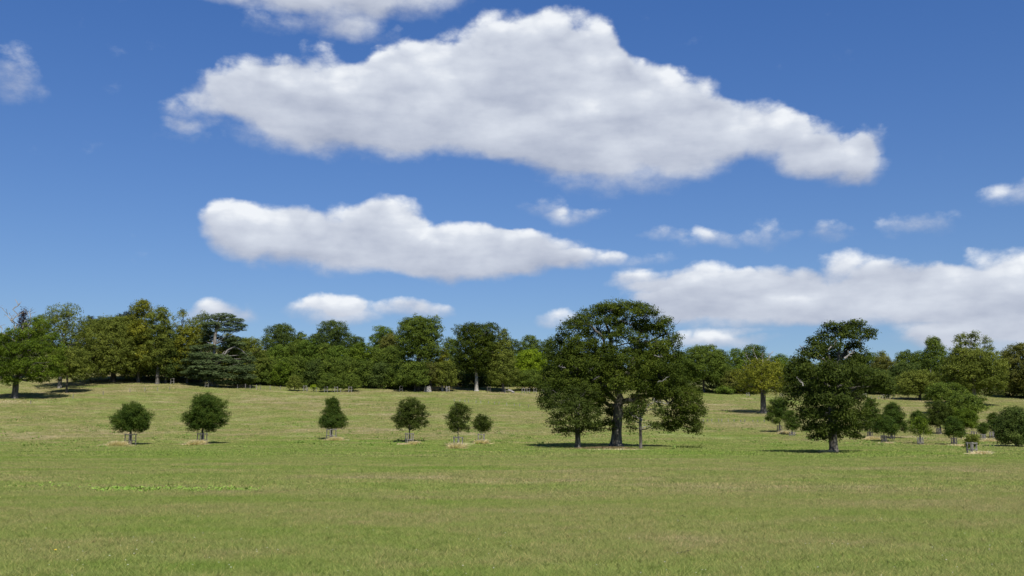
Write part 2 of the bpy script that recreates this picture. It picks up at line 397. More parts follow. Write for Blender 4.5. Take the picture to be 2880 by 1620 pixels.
for i, po in enumerate(PATCH):
    oi = ng.nodes.new('GeometryNodeObjectInfo'); oi.inputs[0].default_value = po; oi.inputs['As Instance'].default_value = False
    cp = ng.nodes.new('FunctionNodeCompare'); cp.data_type = 'INT'; cp.operation = 'EQUAL'
    ng.links.new(lo_a, cp.inputs[2]); cp.inputs[3].default_value = i
    ip = ng.nodes.new('GeometryNodeInstanceOnPoints')
    ng.links.new(gi.outputs[0], ip.inputs['Points']); ng.links.new(cp.outputs[0], ip.inputs['Selection'])
    ng.links.new(oi.outputs['Geometry'], ip.inputs['Instance']); ng.links.new(e2r.outputs[0], ip.inputs['Rotation'])
    ng.links.new(sc_a, ip.inputs['Scale']); ng.links.new(ip.outputs[0], jn.inputs[0])
ng.links.new(jn.outputs[0], gout.inputs[0])
gobj = bpy.data.objects.new('grass', gm); col.objects.link(gobj)
md = gobj.modifiers.new('scatter', 'NODES'); md.node_group = ng
tagged(gobj, 'short green and straw coloured meadow grass', 'grass', kind='stuff')

# ------------------------------------------------------------------ tree kit
class Tubes:
    def __init__(s): s.v = []; s.f = []
    def tube(s, path, rad, k=7, wob=0.0, rg=None):
        path = np.asarray(path, float); rad = np.asarray(rad, float); n = len(path); b = len(s.v)
        for i in range(n):
            d = path[min(i + 1, n - 1)] - path[max(i - 1, 0)]; d = d / (np.linalg.norm(d) + 1e-9)
            a = np.cross(d, [0.31, 0.95, 0.05]); a /= np.linalg.norm(a) + 1e-9; c = np.cross(d, a)
            for j in range(k):
                th = 2 * math.pi * j / k
                rr = rad[i] * (1 + (wob * rg.uniform(-1, 1) if wob else 0))
                s.v.append(path[i] + rr * (math.cos(th) * a + math.sin(th) * c))
        for i in range(n - 1):
            for j in range(k):
                s.f.append((b + i * k + j, b + i * k + (j + 1) % k, b + (i + 1) * k + (j + 1) % k, b + (i + 1) * k + j))
        s.f.append(tuple(b + (n - 1) * k + j for j in range(k)))
    def limb(s, a, b, r0, r1, rg, bend=0.12, n=6, k=6, sag=0.0):
        a = np.asarray(a, float); b = np.asarray(b, float); L = np.linalg.norm(b - a)
        t = np.linspace(0, 1, n)[:, None]
        off = rg.normal(0, bend * L * 0.35, (n, 3)); off[0] = 0; off[-1] = 0
        p = a + (b - a) * t + off * 0.6
        p[:, 2] += sag * L * np.sin(np.pi * t[:, 0])
        s.tube(p, np.linspace(r0, r1, n), k)
        return p
    def mesh(s, name, smooth=True):
        me = bpy.data.meshes.new(name); me.from_pydata([tuple(v) for v in s.v], [], s.f)
        me.polygons.foreach_set('use_smooth', np.full(len(me.polygons), smooth)); me.update()
        return me

def leaf_quads(pos, nrm, size, rg, aspect=0.62):
    n = len(pos)
    a = rg.normal(size=(n, 3)); a -= (a * nrm).sum(1, keepdims=True) * nrm; a /= np.linalg.norm(a, axis=1, keepdims=True) + 1e-9
    b = np.cross(nrm, a)
    sz = (size * rg.uniform(0.65, 1.3, n))[:, None] * 0.5
    v = np.stack([pos - a * sz, pos + b * sz * aspect + nrm * sz * 0.15, pos + a * sz, pos - b * sz * aspect + nrm * sz * 0.15], 1)
    return v.reshape(-1, 3)

def foliage(name, lobes, rg, spacing, rc, nleaf, leaf, tri=True, flat=0.65, up=0.55, inner=0.32, under=0.35, drop=0.62, shade=0.0):
    """lobes: (centre, radii[, tint shift]) -> one mesh of leaves in sprays on the lobes' shells"""
    C = np.array([l[0] for l in lobes], float); Rr = np.array([l[1] for l in lobes], float)
    S = np.array([l[2] if len(l) > 2 else 0.0 for l in lobes])
    cp, cd, ct = [], [], []
    for i in range(len(lobes)):
        r = Rr[i]; area = 4 * math.pi * ((r[0] * r[1]) ** 1.6 / 3 + (r[0] * r[2]) ** 1.6 / 3 + (r[1] * r[2]) ** 1.6 / 3) ** (1 / 1.6)
        n = max(4, int(area / spacing ** 2)); ni = int(n * inner)
        d = rg.normal(size=(n + ni, 3)); d /= np.linalg.norm(d, axis=1, keepdims=True)
        rad = np.concatenate([rg.uniform(0.72, 1.06, n), rg.uniform(0.15, 0.7, ni)])
        keep = (d[:, 2] > -0.35) | (rg.random(len(d)) < under)
        p = C[i] + d * r * rad[:, None]
        q = np.linalg.norm((p[:, None, :] - C[None]) / Rr[None], axis=2); q[:, i] = 9
        keep &= (q.min(1) > drop) | (rg.random(len(d)) < 0.12)
        p = p[keep]; d = d[keep]
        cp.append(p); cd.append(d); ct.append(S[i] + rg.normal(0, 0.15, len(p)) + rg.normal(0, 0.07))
    cp = np.concatenate(cp); cd = np.concatenate(cd); ct = np.concatenate(ct)
    cnt = rg.poisson(nleaf, len(cp)); idx = np.repeat(np.arange(len(cp)), cnt); n = len(idx)
    rs = (rc * rg.uniform(0.6, 1.25, len(cp)))[idx][:, None]
    off = np.clip(rg.normal(0, 0.5, (n, 3)), -1.0, 1.0) * rs; off[:, 2] *= flat
    pos = cp[idx] + off
    nr = cd[idx] * 0.55 + off / (np.linalg.norm(off, axis=1, keepdims=True) + 1e-6) * 0.35 + rg.normal(0, 0.55, (n, 3)); nr[:, 2] += up
    nr /= np.linalg.norm(nr, axis=1, keepdims=True) + 1e-9
    if tri: v = leaf_quads(pos, nr, leaf * 1.22, rg, 0.75).reshape(n, 4, 3)[:, :3].reshape(-1, 3)
    else: v = leaf_quads(pos, nr, leaf, rg)
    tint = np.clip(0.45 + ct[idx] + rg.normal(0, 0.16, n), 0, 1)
    return (mesh_from(name, v, tris=np.arange(3 * n).reshape(n, 3), tint=tint) if tri else mesh_from(name, v, quads=np.arange(4 * n).reshape(n, 4), tint=tint)), cp

def shape_r(kind, t):
    if kind == 'round': return math.sqrt(max(0.0, 1 - ((t - 0.42) / (0.60 if t > 0.42 else 0.52)) ** 2))
    if kind == 'cone': return max(0.10, (1 - t) ** 0.75) * (0.72 + 0.28 * min(1, t / 0.15))
    if kind == 'egg': return math.sqrt(max(0.0, 1 - ((t - 0.33) / (0.70 if t > 0.33 else 0.45)) ** 2))
    if kind == 'dome': return math.sqrt(max(0.0, 1 - (t / 1.02) ** 2.4)) * (0.8 + 0.2 * min(1, t / 0.3))
    if kind == 'vase': return math.sqrt(max(0.0, 1 - ((t - 0.62) / (0.42 if t > 0.62 else 0.85)) ** 2))
    if kind == 'spread': return math.sqrt(max(0.0, 1 - ((t - 0.35) / (0.68 if t > 0.35 else 0.5)) ** 2))
    return 1.0

def auto_lobes(rg, hgt, wid, cb, kind, n=22, lr=0.24, cut=0.0, lump=0.18):
    """lobes filling a crown of the given height, width and crown-base height"""
    out = []; ch = hgt - cb
    g = math.pi * (3 - math.sqrt(5)); ph = rg.uniform(0, 6.28)
    for i in range(n):
        t = (i + 0.5) / n
        t = 0.06 + 0.88 * t
        if t < cut: continue
        rr = shape_r(kind, t) * wid / 2
        r = wid * lr * rg.uniform(0.75, 1.2) * (0.55 + 0.45 * min(1, shape_r(kind, t) * 1.2))
        rad = max(0.0, rr - r * 0.75) * rg.uniform(1 - lump, 1 + lump * 0.6)
        a = ph + i * g
        rz = min(r * rg.uniform(0.62, 0.85), ch * 0.3)
        z = min(max(cb + ch * t - r * 0.1, cb + rz * 0.8), hgt - rz * 0.85)
        out.append(((rad * math.cos(a), rad * math.sin(a), z), (r, r, rz), rg.normal(0, 0.06)))
    out.append(((0, 0, cb + ch * 0.9), (wid * 0.15, wid * 0.15, ch * 0.1)))
    out.append(((0, 0, cb + ch * 0.45), (wid * 0.24, wid * 0.24, ch * 0.28)))
    return out

def trunk_mesh(rg, hgt, r0, fork, lobes, nbr=10, flare=1.5, lean=(0, 0), k=9, rtop=0.5):
    T = Tubes(); zs = np.array([-0.4, 0.0, 0.03, 0.10, 0.25, 0.55, 0.8, 1.0]); zs = np.concatenate([[zs[0]], zs[1:] * fork])
    fl = np.array([flare * 1.1, flare, 1 + (flare - 1) * 0.6, 1 + (flare - 1) * 0.22, 1.0, 0.93, 0.9, 0.86])
    path = [(lean[0] * max(z, 0) / fork + rg.normal(0, 0.04) * r0 * (z > 0.3), lean[1] * max(z, 0) / fork, z) for z in zs]
    T.tube(path, fl * r0, k, 0.05, rg)
    top = np.array(path[-1])
    C = sorted(lobes, key=lambda l: -l[0][2])
    lead = np.array(C[0][0]) * [0.6, 0.6, 1]
    mid = top + (lead - top) * 0.55
    T.limb(top - [0, 0, 0.1], mid, r0 * 0.8, r0 * rtop * 0.7, rg, 0.10, 6, 7); T.limb(mid, lead, r0 * rtop * 0.7, r0 * 0.1, rg, 0.15, 6, 6)
    pick = rg.permutation(len(lobes))[:nbr]
    for i in pick:
        c = np.array(lobes[i][0]); f = np.clip((c[2] - fork) / max(0.1, lead[2] - fork) * 0.6, 0.0, 0.75)
        if c[2] < fork: a = np.array([lean[0] * c[2] / fork, lean[1] * c[2] / fork, max(0.3 * fork, min(fork * 0.95, c[2] - 0.1 * np.linalg.norm(c[:2])))])
        else: a = top + (lead - top) * f
        L = np.linalg.norm(c - a); rr = max(0.03, r0 * 0.42 * (1 - 0.6 * f))
        p = T.limb(a, c, rr, rr * 0.35, rg, 0.22, 7, 6, 0.06)
        R3 = np.array(lobes[i][1])
        for _ in range(3):
            e = c + rg.normal(0, 0.5, 3) * R3; T.limb(p[4], e, rr * 0.35, rr * 0.08, rg, 0.25, 5, 4)
    return T.mesh('trunk')

def dead_branches(specs, rg, parent, label):
    """specs: list of (start, end, radius); each limb a part of its own"""
    for a, b, rr in specs:
        T = Tubes()
        p = T.limb(a, b, rr, rr * 0.3, rg, 0.25, 8, 5)
        L = np.linalg.norm(np.subtract(b, a))
        for i in (3, 4, 5, 6):
            d = rg.normal(0, 1, 3); d[2] = abs(d[2]) * 0.8; d /= np.linalg.norm(d)
            q = T.limb(p[i], p[i] + d * L * rg.uniform(0.18, 0.38), rr * 0.4, rr * 0.12, rg, 0.3, 5, 4)
            d2 = d + rg.normal(0, 0.6, 3); T.limb(q[2], q[2] + d2 / np.linalg.norm(d2) * L * 0.15, rr * 0.2, rr * 0.07, rg, 0.3, 4, 3)
        link('dead_branch', T.mesh('dead_branch'), DEAD, parent)['label'] = label

def build_tree(name, label, cat, group, base, lobes, leaf, mat, seed, r0, fork, bark=None, q=(1.0, 0.75, 17, 0.36), nbr=10, lean=(0, 0), flare=1.5, dead=None, deadlabel=None, trunk=True, fkw=None, nbrk=9):
    rg = np.random.default_rng(seed)
    e = empty(name, base); tagged(e, label, cat, group)
    if trunk:
        hg = max(l[0][2] + l[1][2] for l in lobes)
        link('trunk', trunk_mesh(rg, hg, r0, fork, lobes, nbr, flare, lean, nbrk), bark or BARK, e)
    me, cp = foliage('crown', lobes, rg, q[0], q[1], q[2], q[3], **(fkw or {}))
    link('crown', me, mat, e)
    if dead: 
        dead_branches(dead, rg, e, deadlabel or 'bare bleached dead branch')
    return e

def px_lobes(base, specs):
    """specs in photo pixels (x, y, rx, ry, depth offset m[, tint]) at the base's distance -> local lobes"""
    out = []
    for s in specs:
        px, py, rx, ry, dyo = s[:5]
        y = base[1] + dyo; k = mpp(y / CP)
        d = ray(px, py); x = d[0] / d[1] * y; z = CAMZ + d[2] / d[1] * y
        rx_, ry_ = rx * k, ry * k
        out.append(((x - base[0], dyo, z - base[2]), (rx_, max(0.6 * rx_, (rx_ + ry_) / 2), ry_), s[5] if len(s) > 5 else 0.0))
    return out
def px_local(base, px, py, dyo=0.0):
    y = base[1] + dyo; d = ray(px, py)
    return np.array([d[0] / d[1] * y - base[0], dyo, CAMZ + d[2] / d[1] * y - base[2]])

# ------------------------------------------------------------------ the three oaks in the meadow
B = ground(1733, 1258)
HQ = (0.76, 0.58, 46, 0.20)
def flatter(ls, f=0.84): return [(c, (r_[0], r_[1], r_[2] * f), *t_) for c, r_, *t_ in ls]
lob = px_lobes(B, [
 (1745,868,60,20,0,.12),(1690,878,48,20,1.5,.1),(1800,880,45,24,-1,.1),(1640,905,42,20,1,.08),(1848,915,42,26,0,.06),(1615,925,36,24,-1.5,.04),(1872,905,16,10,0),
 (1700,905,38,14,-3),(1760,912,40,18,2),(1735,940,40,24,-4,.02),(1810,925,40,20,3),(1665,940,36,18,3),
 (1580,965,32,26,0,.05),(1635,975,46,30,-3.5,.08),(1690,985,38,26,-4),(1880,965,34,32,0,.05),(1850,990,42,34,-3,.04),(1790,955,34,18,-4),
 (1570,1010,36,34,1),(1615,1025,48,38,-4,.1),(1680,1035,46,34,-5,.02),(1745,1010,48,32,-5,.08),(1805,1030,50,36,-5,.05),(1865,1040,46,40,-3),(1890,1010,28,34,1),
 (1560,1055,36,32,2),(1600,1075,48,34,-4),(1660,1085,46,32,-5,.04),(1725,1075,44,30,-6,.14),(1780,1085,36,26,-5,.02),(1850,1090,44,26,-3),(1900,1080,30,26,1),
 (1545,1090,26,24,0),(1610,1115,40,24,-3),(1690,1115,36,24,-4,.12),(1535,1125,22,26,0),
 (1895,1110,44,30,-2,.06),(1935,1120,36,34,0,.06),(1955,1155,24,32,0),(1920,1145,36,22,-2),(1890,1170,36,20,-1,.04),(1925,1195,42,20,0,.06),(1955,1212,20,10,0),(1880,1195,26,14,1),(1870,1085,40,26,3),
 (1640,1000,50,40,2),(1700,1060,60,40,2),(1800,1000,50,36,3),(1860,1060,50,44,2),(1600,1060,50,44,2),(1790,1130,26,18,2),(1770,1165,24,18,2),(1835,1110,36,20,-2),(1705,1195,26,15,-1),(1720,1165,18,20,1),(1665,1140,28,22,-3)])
lob = [(c, tuple(q * f for q, f in zip(r_, (1.13, 1.2, 1.12))), *t_) for c, r_, *t_ in lob]
rg = np.random.default_rng(11)
oak = empty('oak_tree', B); tagged(oak, 'huge spreading dark green oak with thick flared trunk, tallest in the open meadow', 'tree')
T = Tubes()
k = mpp(B[1])
pts_t = [px_local(B, x, y) for x, y in ((1733, 1262), (1733, 1256), (1733, 1250), (1733, 1240), (1734, 1220), (1736, 1190), (1738, 1160), (1740, 1135))]
pts_t[0][2] -= 0.3
T.tube(pts_t, np.array([27, 24, 19, 16, 14.2, 13.5, 13, 12.5]) * k, 14, 0.06, rg)
fk = pts_t[-1]
def via(pxy, radii, dy, nn=8):
    path = [px_local(B, x, y, d) for (x, y), d in zip(pxy, dy)]
    P_ = []
    for i in range(len(path) - 1):
        for t_ in np.linspace(0, 1, 4, endpoint=False): P_.append(path[i] * (1 - t_) + path[i + 1] * t_ + rg.normal(0, 0.10, 3) * (i + t_ > 0))
    P_.append(path[-1]); T.tube(P_, np.interp(np.linspace(0, 1, len(P_)), np.linspace(0, 1, len(radii)), radii) * k, 8)
    return np.array(P_)
mains = [via([(1740,1140),(1738,1100),(1730,1050),(1722,1000),(1716,950),(1705,905),(1700,880)], [11,9.5,8,6.5,5,3,1.2], [0,0,-.5,-1,-1.5,-1,0]),
 via([(1730,1050),(1708,1000),(1695,950),(1660,915),(1630,905)], [6,5,3.6,2.4,1], [-.5,-.5,0,.5,1]),
 via([(1738,1090),(1770,1040),(1790,980),(1800,930),(1800,890)], [7,6,4.5,3,1], [0,1,1.5,1,0]),
 via([(1790,980),(1830,960),(1870,940),(1880,920)], [4,3,2,1], [1.5,1,.5,0]),
 via([(1742,1135),(1790,1118),(1840,1112),(1880,1130),(1925,1130)], [8,6.5,5,3,1.2], [0,-1,-1,-1,0]),
 via([(1840,1112),(1865,1160),(1900,1185),(1945,1208)], [4,3,2.4,1], [-1,-.5,0,0]),
 via([(1735,1130),(1690,1090),(1640,1060),(1580,1040)], [7,5.5,4,1.6], [0,-1,-2,-1]),
 via([(1734,1140),(1690,1130),(1640,1110),(1570,1090),(1540,1110)], [6,5,4,2.5,1], [0,1,1,1,0]),
 via([(1745,1170),(1775,1162),(1790,1150)], [3,2,1], [0,1,2]),
 via([(1728,1180),(1700,1195),(1680,1200)], [2.5,1.6,.7], [0,-.5,-1])]
for c, r_, *_ in lob:
    c = np.array(c); allp = np.concatenate([m_[2:] for m_ in mains]); j = np.argmin(((allp - c) ** 2).sum(1))
    p = T.limb(allp[j], c, 0.11, 0.05, rg, 0.25, 6, 5)
    for _ in range(3): T.limb(p[3], c + rg.normal(0, 0.55, 3) * np.array(r_), 0.045, 0.015, rg, 0.3, 5, 3)
link('trunk', T.mesh('trunk'), BARK, oak)
me, cp = foliage('crown', lob, rg, *HQ, inner=0.34, drop=0.72, under=0.4, tri=False)
link('crown', me, LM['oak'], oak)
dbs = [(px_local(B, x, y, -6.2), px_local(B, x2, y2, -6.8), 0.05) for x, y, x2, y2 in ((1668,1068,1685,1058),(1590,1035,1570,1030),(1850,1075,1880,1060),(1655,1045,1668,1035),(1840,1000,1865,1005),(1845,1130,1880,1135),(1740,1075,1760,1070))]
dead_branches(dbs, rg, oak, 'pale dead twigs showing through the foliage')


B2 = ground(1625, 1261)
lob = px_lobes(B2, [(1600,1120,40,28,0),(1640,1105,40,26,1),(1560,1125,28,20,0),(1545,1145,16,14,0),(1585,1155,38,26,-1.5),(1635,1150,42,28,-2,.05),(1570,1190,28,26,-1),(1610,1190,36,26,-2),(1655,1185,30,26,-1),(1585,1213,34,12,0),(1640,1208,28,12,0),(1675,1205,16,20,0),(1665,1160,24,22,1),(1535,1105,14,16,0)])
build_tree('oak_tree', 'smaller dark oak crowded under the left side of the huge oak', 'tree', None, B2, lob, None, LM['oakd'], 12, 0.31, 3.4, BARK, HQ, 9, flare=1.6, fkw=dict(inner=0.25))
B3 = ground(1802, 1263)
lob = px_lobes(B3, [(1770,1185,22,18,0),(1780,1150,18,14,0),(1835,1195,22,14,-.5),(1850,1205,12,10,0),(1800,1160,22,16,-.5),(1815,1140,26,16,-.5),(1850,1150,30,14,0),(1780,1205,16,10,0),(1765,1160,14,12,0)])
dd = [(px_local(B3, 1803, 1185), px_local(B3, 1795, 1140), .09), (px_local(B3, 1800, 1180), px_local(B3, 1770, 1160), .06), (px_local(B3, 1803, 1170), px_local(B3, 1840, 1120), .08), (px_local(B3, 1803, 1205), px_local(B3, 1842, 1192), .06)]
build_tree('oak_tree', 'slim half bare tree with pale grey trunk under the right side of the huge oak', 'tree', None, B3, lob, None, LM['oakd'], 13, 0.17, 3.6, BARK, (0.95, 0.7, 30, 0.25), 6, flare=1.35, dead=dd, deadlabel='bare grey forked branch')

# ------------------------------------------------------------------ the oak standing alone
B4 = ground(2345, 1274)
lob = px_lobes(B4, [
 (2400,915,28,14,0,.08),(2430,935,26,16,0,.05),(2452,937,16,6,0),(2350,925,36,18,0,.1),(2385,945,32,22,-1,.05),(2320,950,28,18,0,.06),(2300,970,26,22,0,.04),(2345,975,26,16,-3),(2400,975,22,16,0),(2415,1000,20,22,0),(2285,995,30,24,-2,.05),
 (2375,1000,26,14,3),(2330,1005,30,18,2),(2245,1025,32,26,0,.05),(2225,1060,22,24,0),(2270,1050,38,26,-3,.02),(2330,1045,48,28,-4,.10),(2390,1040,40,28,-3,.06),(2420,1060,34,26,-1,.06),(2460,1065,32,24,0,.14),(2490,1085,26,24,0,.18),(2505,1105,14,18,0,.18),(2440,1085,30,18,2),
 (2340,1075,44,20,-4,.08),(2235,1105,28,20,0),(2218,1130,16,14,0),(2270,1110,30,20,-1),(2300,1130,36,26,-3),(2350,1125,44,30,-4),(2395,1120,34,26,-2),
 (2260,1160,26,20,0),(2290,1165,34,26,-3,.02),(2375,1165,44,30,-4,.02),(2415,1170,28,28,-1),(2280,1200,28,22,-1),(2320,1205,36,24,-3),(2380,1205,42,24,-3),(2425,1200,20,18,0),(2305,1228,30,10,0),(2400,1225,28,10,0),(2350,1225,24,10,1),(2340,1100,60,34,2),(2330,1060,60,34,3),(2350,1165,50,34,2)])
lob = [(c, tuple(q * (0.9 if c[2] < 4.2 else 1.08) for q in r_), *t_) for c, r_, *t_ in lob]
dd = [(px_local(B4, 2275, 1005), px_local(B4, 2248, 970), .07), (px_local(B4, 2375, 1008, -4), px_local(B4, 2402, 985, -4), .10), (px_local(B4, 2260, 1085, -4), px_local(B4, 2240, 1062, -4), .08), (px_local(B4, 2330, 985, -3.5), px_local(B4, 2355, 960, -3.5), .06)]
build_tree('oak_tree', 'tall ragged oak standing alone, crown leaning over to one side at the top', 'tree', None, B4, lob, None, LM['oakd'], 21, 0.36, 4.2, BARK, (0.58, 0.52, 42, 0.19), 20, flare=1.5, dead=dd, deadlabel='pale dead branch poking from the crown', fkw=dict(inner=0.4, drop=0.72, under=0.4))

# ------------------------------------------------------------------ woodland edge and hillside trees
FQ = (1.18, 0.85, 27, 0.36)
seedc = [100]
def wood(px, top, wpx, kind, mat, label, base=None, yd=None, cbrow=None, group=None, n=22, lr=0.24, cut=0.0, r0=None, name='broadleaf_tree', bark=None, extra=None, q=FQ, fork=None, dead=None, lean=(0, 0), nbr=8, lump=0.18, fkw=None, deadlabel=None, cat='tree', trunk=True):
    seedc[0] += 1; rgl = np.random.default_rng(seedc[0])
    Bq = ground(px, base) if base else at_depth(px, yd)
    y = Bq[1]; hgt = row_z(top, px, y) - Bq[2]; wid = wpx * mpp(y / CP)
    cb = (row_z(cbrow, px, y) - Bq[2]) if cbrow else hgt * 0.14
    cb = max(cb, 0.15)
    lobes = auto_lobes(rgl, hgt * 0.97, wid, cb, kind, n, lr, cut, lump)
    if extra: lobes += px_lobes(Bq, extra)
    r0 = r0 or max(0.12, hgt * 0.022)
    dl = [(px_local(Bq, a, b, dd_), px_local(Bq, c, d, dd_), r_) for a, b, c, d, dd_, r_ in dead] if dead else None
    return build_tree(name, label, cat, group, Bq, lobes, None, mat, seedc[0] * 7, r0, fork or max(cb * 1.05, hgt * 0.25), bark, q, nbr, lean, dead=dl, deadlabel=deadlabel, fkw=fkw, nbrk=7, trunk=trunk)

# left end
Bl = ground(42, 1121)
lob = px_lobes(Bl, [(105,912,36,20,0,.1),(62,940,44,24,-1,.05),(20,955,38,22,0),(135,950,34,20,0,.08),(155,982,28,20,0,.08),(95,980,46,26,-3,.05),(35,990,48,26,-3),(-25,995,42,26,0),(135,1018,36,22,-2,.1),(75,1030,44,24,-4,.04),(10,1040,46,24,-3),(168,1008,20,16,0),(120,1052,44,20,-2,.1),(25,1070,36,14,-2,.06),(-35,1050,42,28,0),(105,1068,34,12,0,.05),(160,1042,28,16,0,.05),(60,985,50,40,3),(60,1040,60,34,3)])
build_tree('oak_tree', 'big oak with bleached dead branches standing up from its top', 'tree', None, Bl, lob, None, LM['bright'], 61, 0.75, 4.5, BARK, (0.95, 0.72, 30, 0.30), 16, flare=1.4, fkw=dict(drop=0.72, inner=0.3),
  dead=[(px_local(Bl, a_, b_), px_local(Bl, c_, d_), r_) for a_, b_, c_, d_, r_ in ((42,945,43,842,.24),(42,925,8,866,.14),(42,960,-18,902,.16),(76,930,86,868,.2),(40,905,26,878,.11),(60,940,74,892,.12),(80,890,70,870,.1))], deadlabel='bleached bare dead branch rising above the leaves')
wood(168, 846, 165, 'egg', LM['olive'], 'tall airy olive green tree with open see-through top beside the dead-topped oak', base=1092, cbrow=1060, n=30, lr=0.17, lump=0.35, r0=0.5, q=(1.1, 0.75, 15, 0.36), fkw=dict(inner=0.12, drop=0.75), nbr=16, bark=BARKM)
wood(205, 975, 120, 'spread', LM['olive'], 'low drooping olive tree between the airy tree and the round golden tree', yd=262, cbrow=1068, n=16)
wood(72, 862, 60, 'cone', LM['maroon'], 'dark maroon conifer top showing behind the dead-topped oak', yd=300, cbrow=1000, name='conifer_tree', n=18)
wood(118, 880, 70, 'egg', LM['mid'], 'green tree top between the maroon conifer and the airy olive tree', yd=305, cut=0.3)
wood(20, 935, 90, 'round', LM['dark'], 'dark green tree low behind the dead-topped oak', yd=300, cut=0.2)
wood(318, 890, 215, 'round', LM['olive'], 'broad rounded golden olive tree with short dark trunk and leaves close to the grass', base=1074, cbrow=1062, n=40, lr=0.2, r0=0.75, bark=BARKD, nbr=12, lump=0.1, extra=[(250,1020,40,30,0),(385,1030,40,30,0,.1),(345,985,36,24,-5,.14)])
for i, (x, tp, w_) in enumerate(((262, 884, 34), (298, 892, 56), (340, 886, 48), (368, 874, 64))):
    wood(x, tp, w_, 'vase', LM['pine'], ['dark pine with a ragged flat top above the golden tree', 'low dark pine crown behind the golden tree', 'dark pine crown next to the twin yellow-green spires', 'tallest dark pine close behind the twin yellow-green spires'][i], yd=330, cbrow=940, name='pine_tree', n=9, lr=0.3, bark=BARKD)
wood(402, 832, 95, 'egg', LM['gold'], 'tall yellow-green tree with pointed top, taller of the two spires', yd=292, n=30, lr=0.2, r0=0.5, extra=[(395,930,36,24,-4,.2),(415,1000,30,30,-4,.15)])
wood(455, 850, 88, 'egg', LM['olive'], 'tall yellow-green tree with pointed top, lower of the two spires', yd=288, n=30, lr=0.2, r0=0.5)
wood(478, 915, 95, 'egg', LM['dark'], 'dark shadowy tree at the foot of the spires, over a small tree guard', yd=291, n=22, cbrow=1064)
wood(512, 857, 75, 'vase', LM['gold'], 'thin-leaved golden tree top against a white cloud beside the cedar', yd=298, n=18, lr=0.17, lump=0.4, q=(1.15, 0.75, 13, 0.36), nbr=12)
wood(538, 905, 95, 'egg', LM['gold'], 'golden green tree filling the gap between thin-topped tree and cedar', yd=292, n=20)
wood(572, 870, 80, 'egg', LM['olive'], 'olive tree top just behind the cedar crown', yd=300, n=16)
wood(650, 935, 90, 'round', LM['gold'], 'golden tree glowing behind the right side of the cedar', yd=296, n=18)
wood(712, 945, 90, 'round', LM['olive'], 'olive tree between the cedar and the green wood', yd=300, n=18, cbrow=1080)
wood(740, 1005, 70, 'dome', LM['mid'], 'bushy tree between the cedar and the fenced wood', yd=300, n=16, cbrow=1090)
wood(690, 1040, 70, 'dome', LM['olive'], 'low golden shrub under the cedar boughs', yd=294, n=12, cbrow=1088, cat='shrub', name='shrub')

# cedar of tiers
Bc = ground(597, 1086)
tiers = [(628,890,34,9),(605,896,30,8),(655,902,32,9),(672,916,22,7),(600,912,34,8),(640,915,34,9),(590,920,22,7),(680,925,16,6),(640,930,30,7),
 (585,935,18,14,4),(600,950,24,12,5),(655,955,26,10,1),(672,968,22,8),(650,975,20,8,2),(570,960,22,10,3),(555,980,36,9),(590,975,24,8,-1),(540,995,28,8),(570,1000,40,9,-3),(610,1005,38,9,-4),(700,1010,20,9),(690,995,18,8,1),
 (545,1015,34,9,-1),(585,1020,40,9,-4),(630,1015,30,9,-4),(665,1020,20,10,-2),(530,1032,26,8,0),(570,1035,42,9,-4),(615,1035,36,9,-5),(655,1040,32,12,-4),(690,1040,28,12,-1),(545,1048,38,8,-2),(600,1050,40,9,-5),(640,1060,34,10,-4),(690,1060,30,10,-1),(560,1060,34,8,-2),(600,1064,34,8,-3),(640,1076,30,8,-3),(700,1030,18,8,0),(705,1015,12,6,0)]
lob = px_lobes(Bc, [(a, b, c, d, (e[0] if e else 0)) for a, b, c, d, *e in tiers])
rg = np.random.default_rng(55)
ced = empty('cedar_tree', Bc); tagged(ced, 'blue-green cedar with flat tiered boughs and bare upper trunk', 'tree')
T = Tubes(); kc = mpp(Bc[1])
pt = [px_local(Bc, x, y) for x, y in ((597, 1092), (597, 1086), (598, 1060), (600, 1020), (603, 970), (607, 930), (614, 905), (622, 893))]
T.tube(pt, np.array([8, 6.5, 5.5, 5, 4.4, 3.8, 2.5, 1.2]) * kc, 9, 0.05, rg)
T.tube([px_local(Bc, x, y) for x, y in ((600, 1040), (625, 1010), (640, 985), (660, 975), (680, 985), (700, 1005))], np.array([3.2, 3, 2.4, 2, 1.5, .8]) * kc, 7)
T.tube([px_local(Bc, x, y) for x, y in ((606, 940), (614, 920), (625, 900))], np.array([4, 3, 1.5]) * kc, 6)
for c, r_, *_ in lob:
    a = pt[int(np.clip(np.interp(c[2] - 1.0, [p[2] for p in pt], range(len(pt))), 1, 7))]
    T.limb(a, c, 0.16, 0.05, rg, 0.12, 6, 5, 0.05)
link('trunk', T.mesh('trunk'), BARKM, ced)
me, cp = foliage('crown', lob, rg, 0.56, 0.60, 26, 0.25, flat=0.25, up=1.3, inner=0.3, under=0.3, drop=0.85)
link('crown', me, LM['blue'], ced)

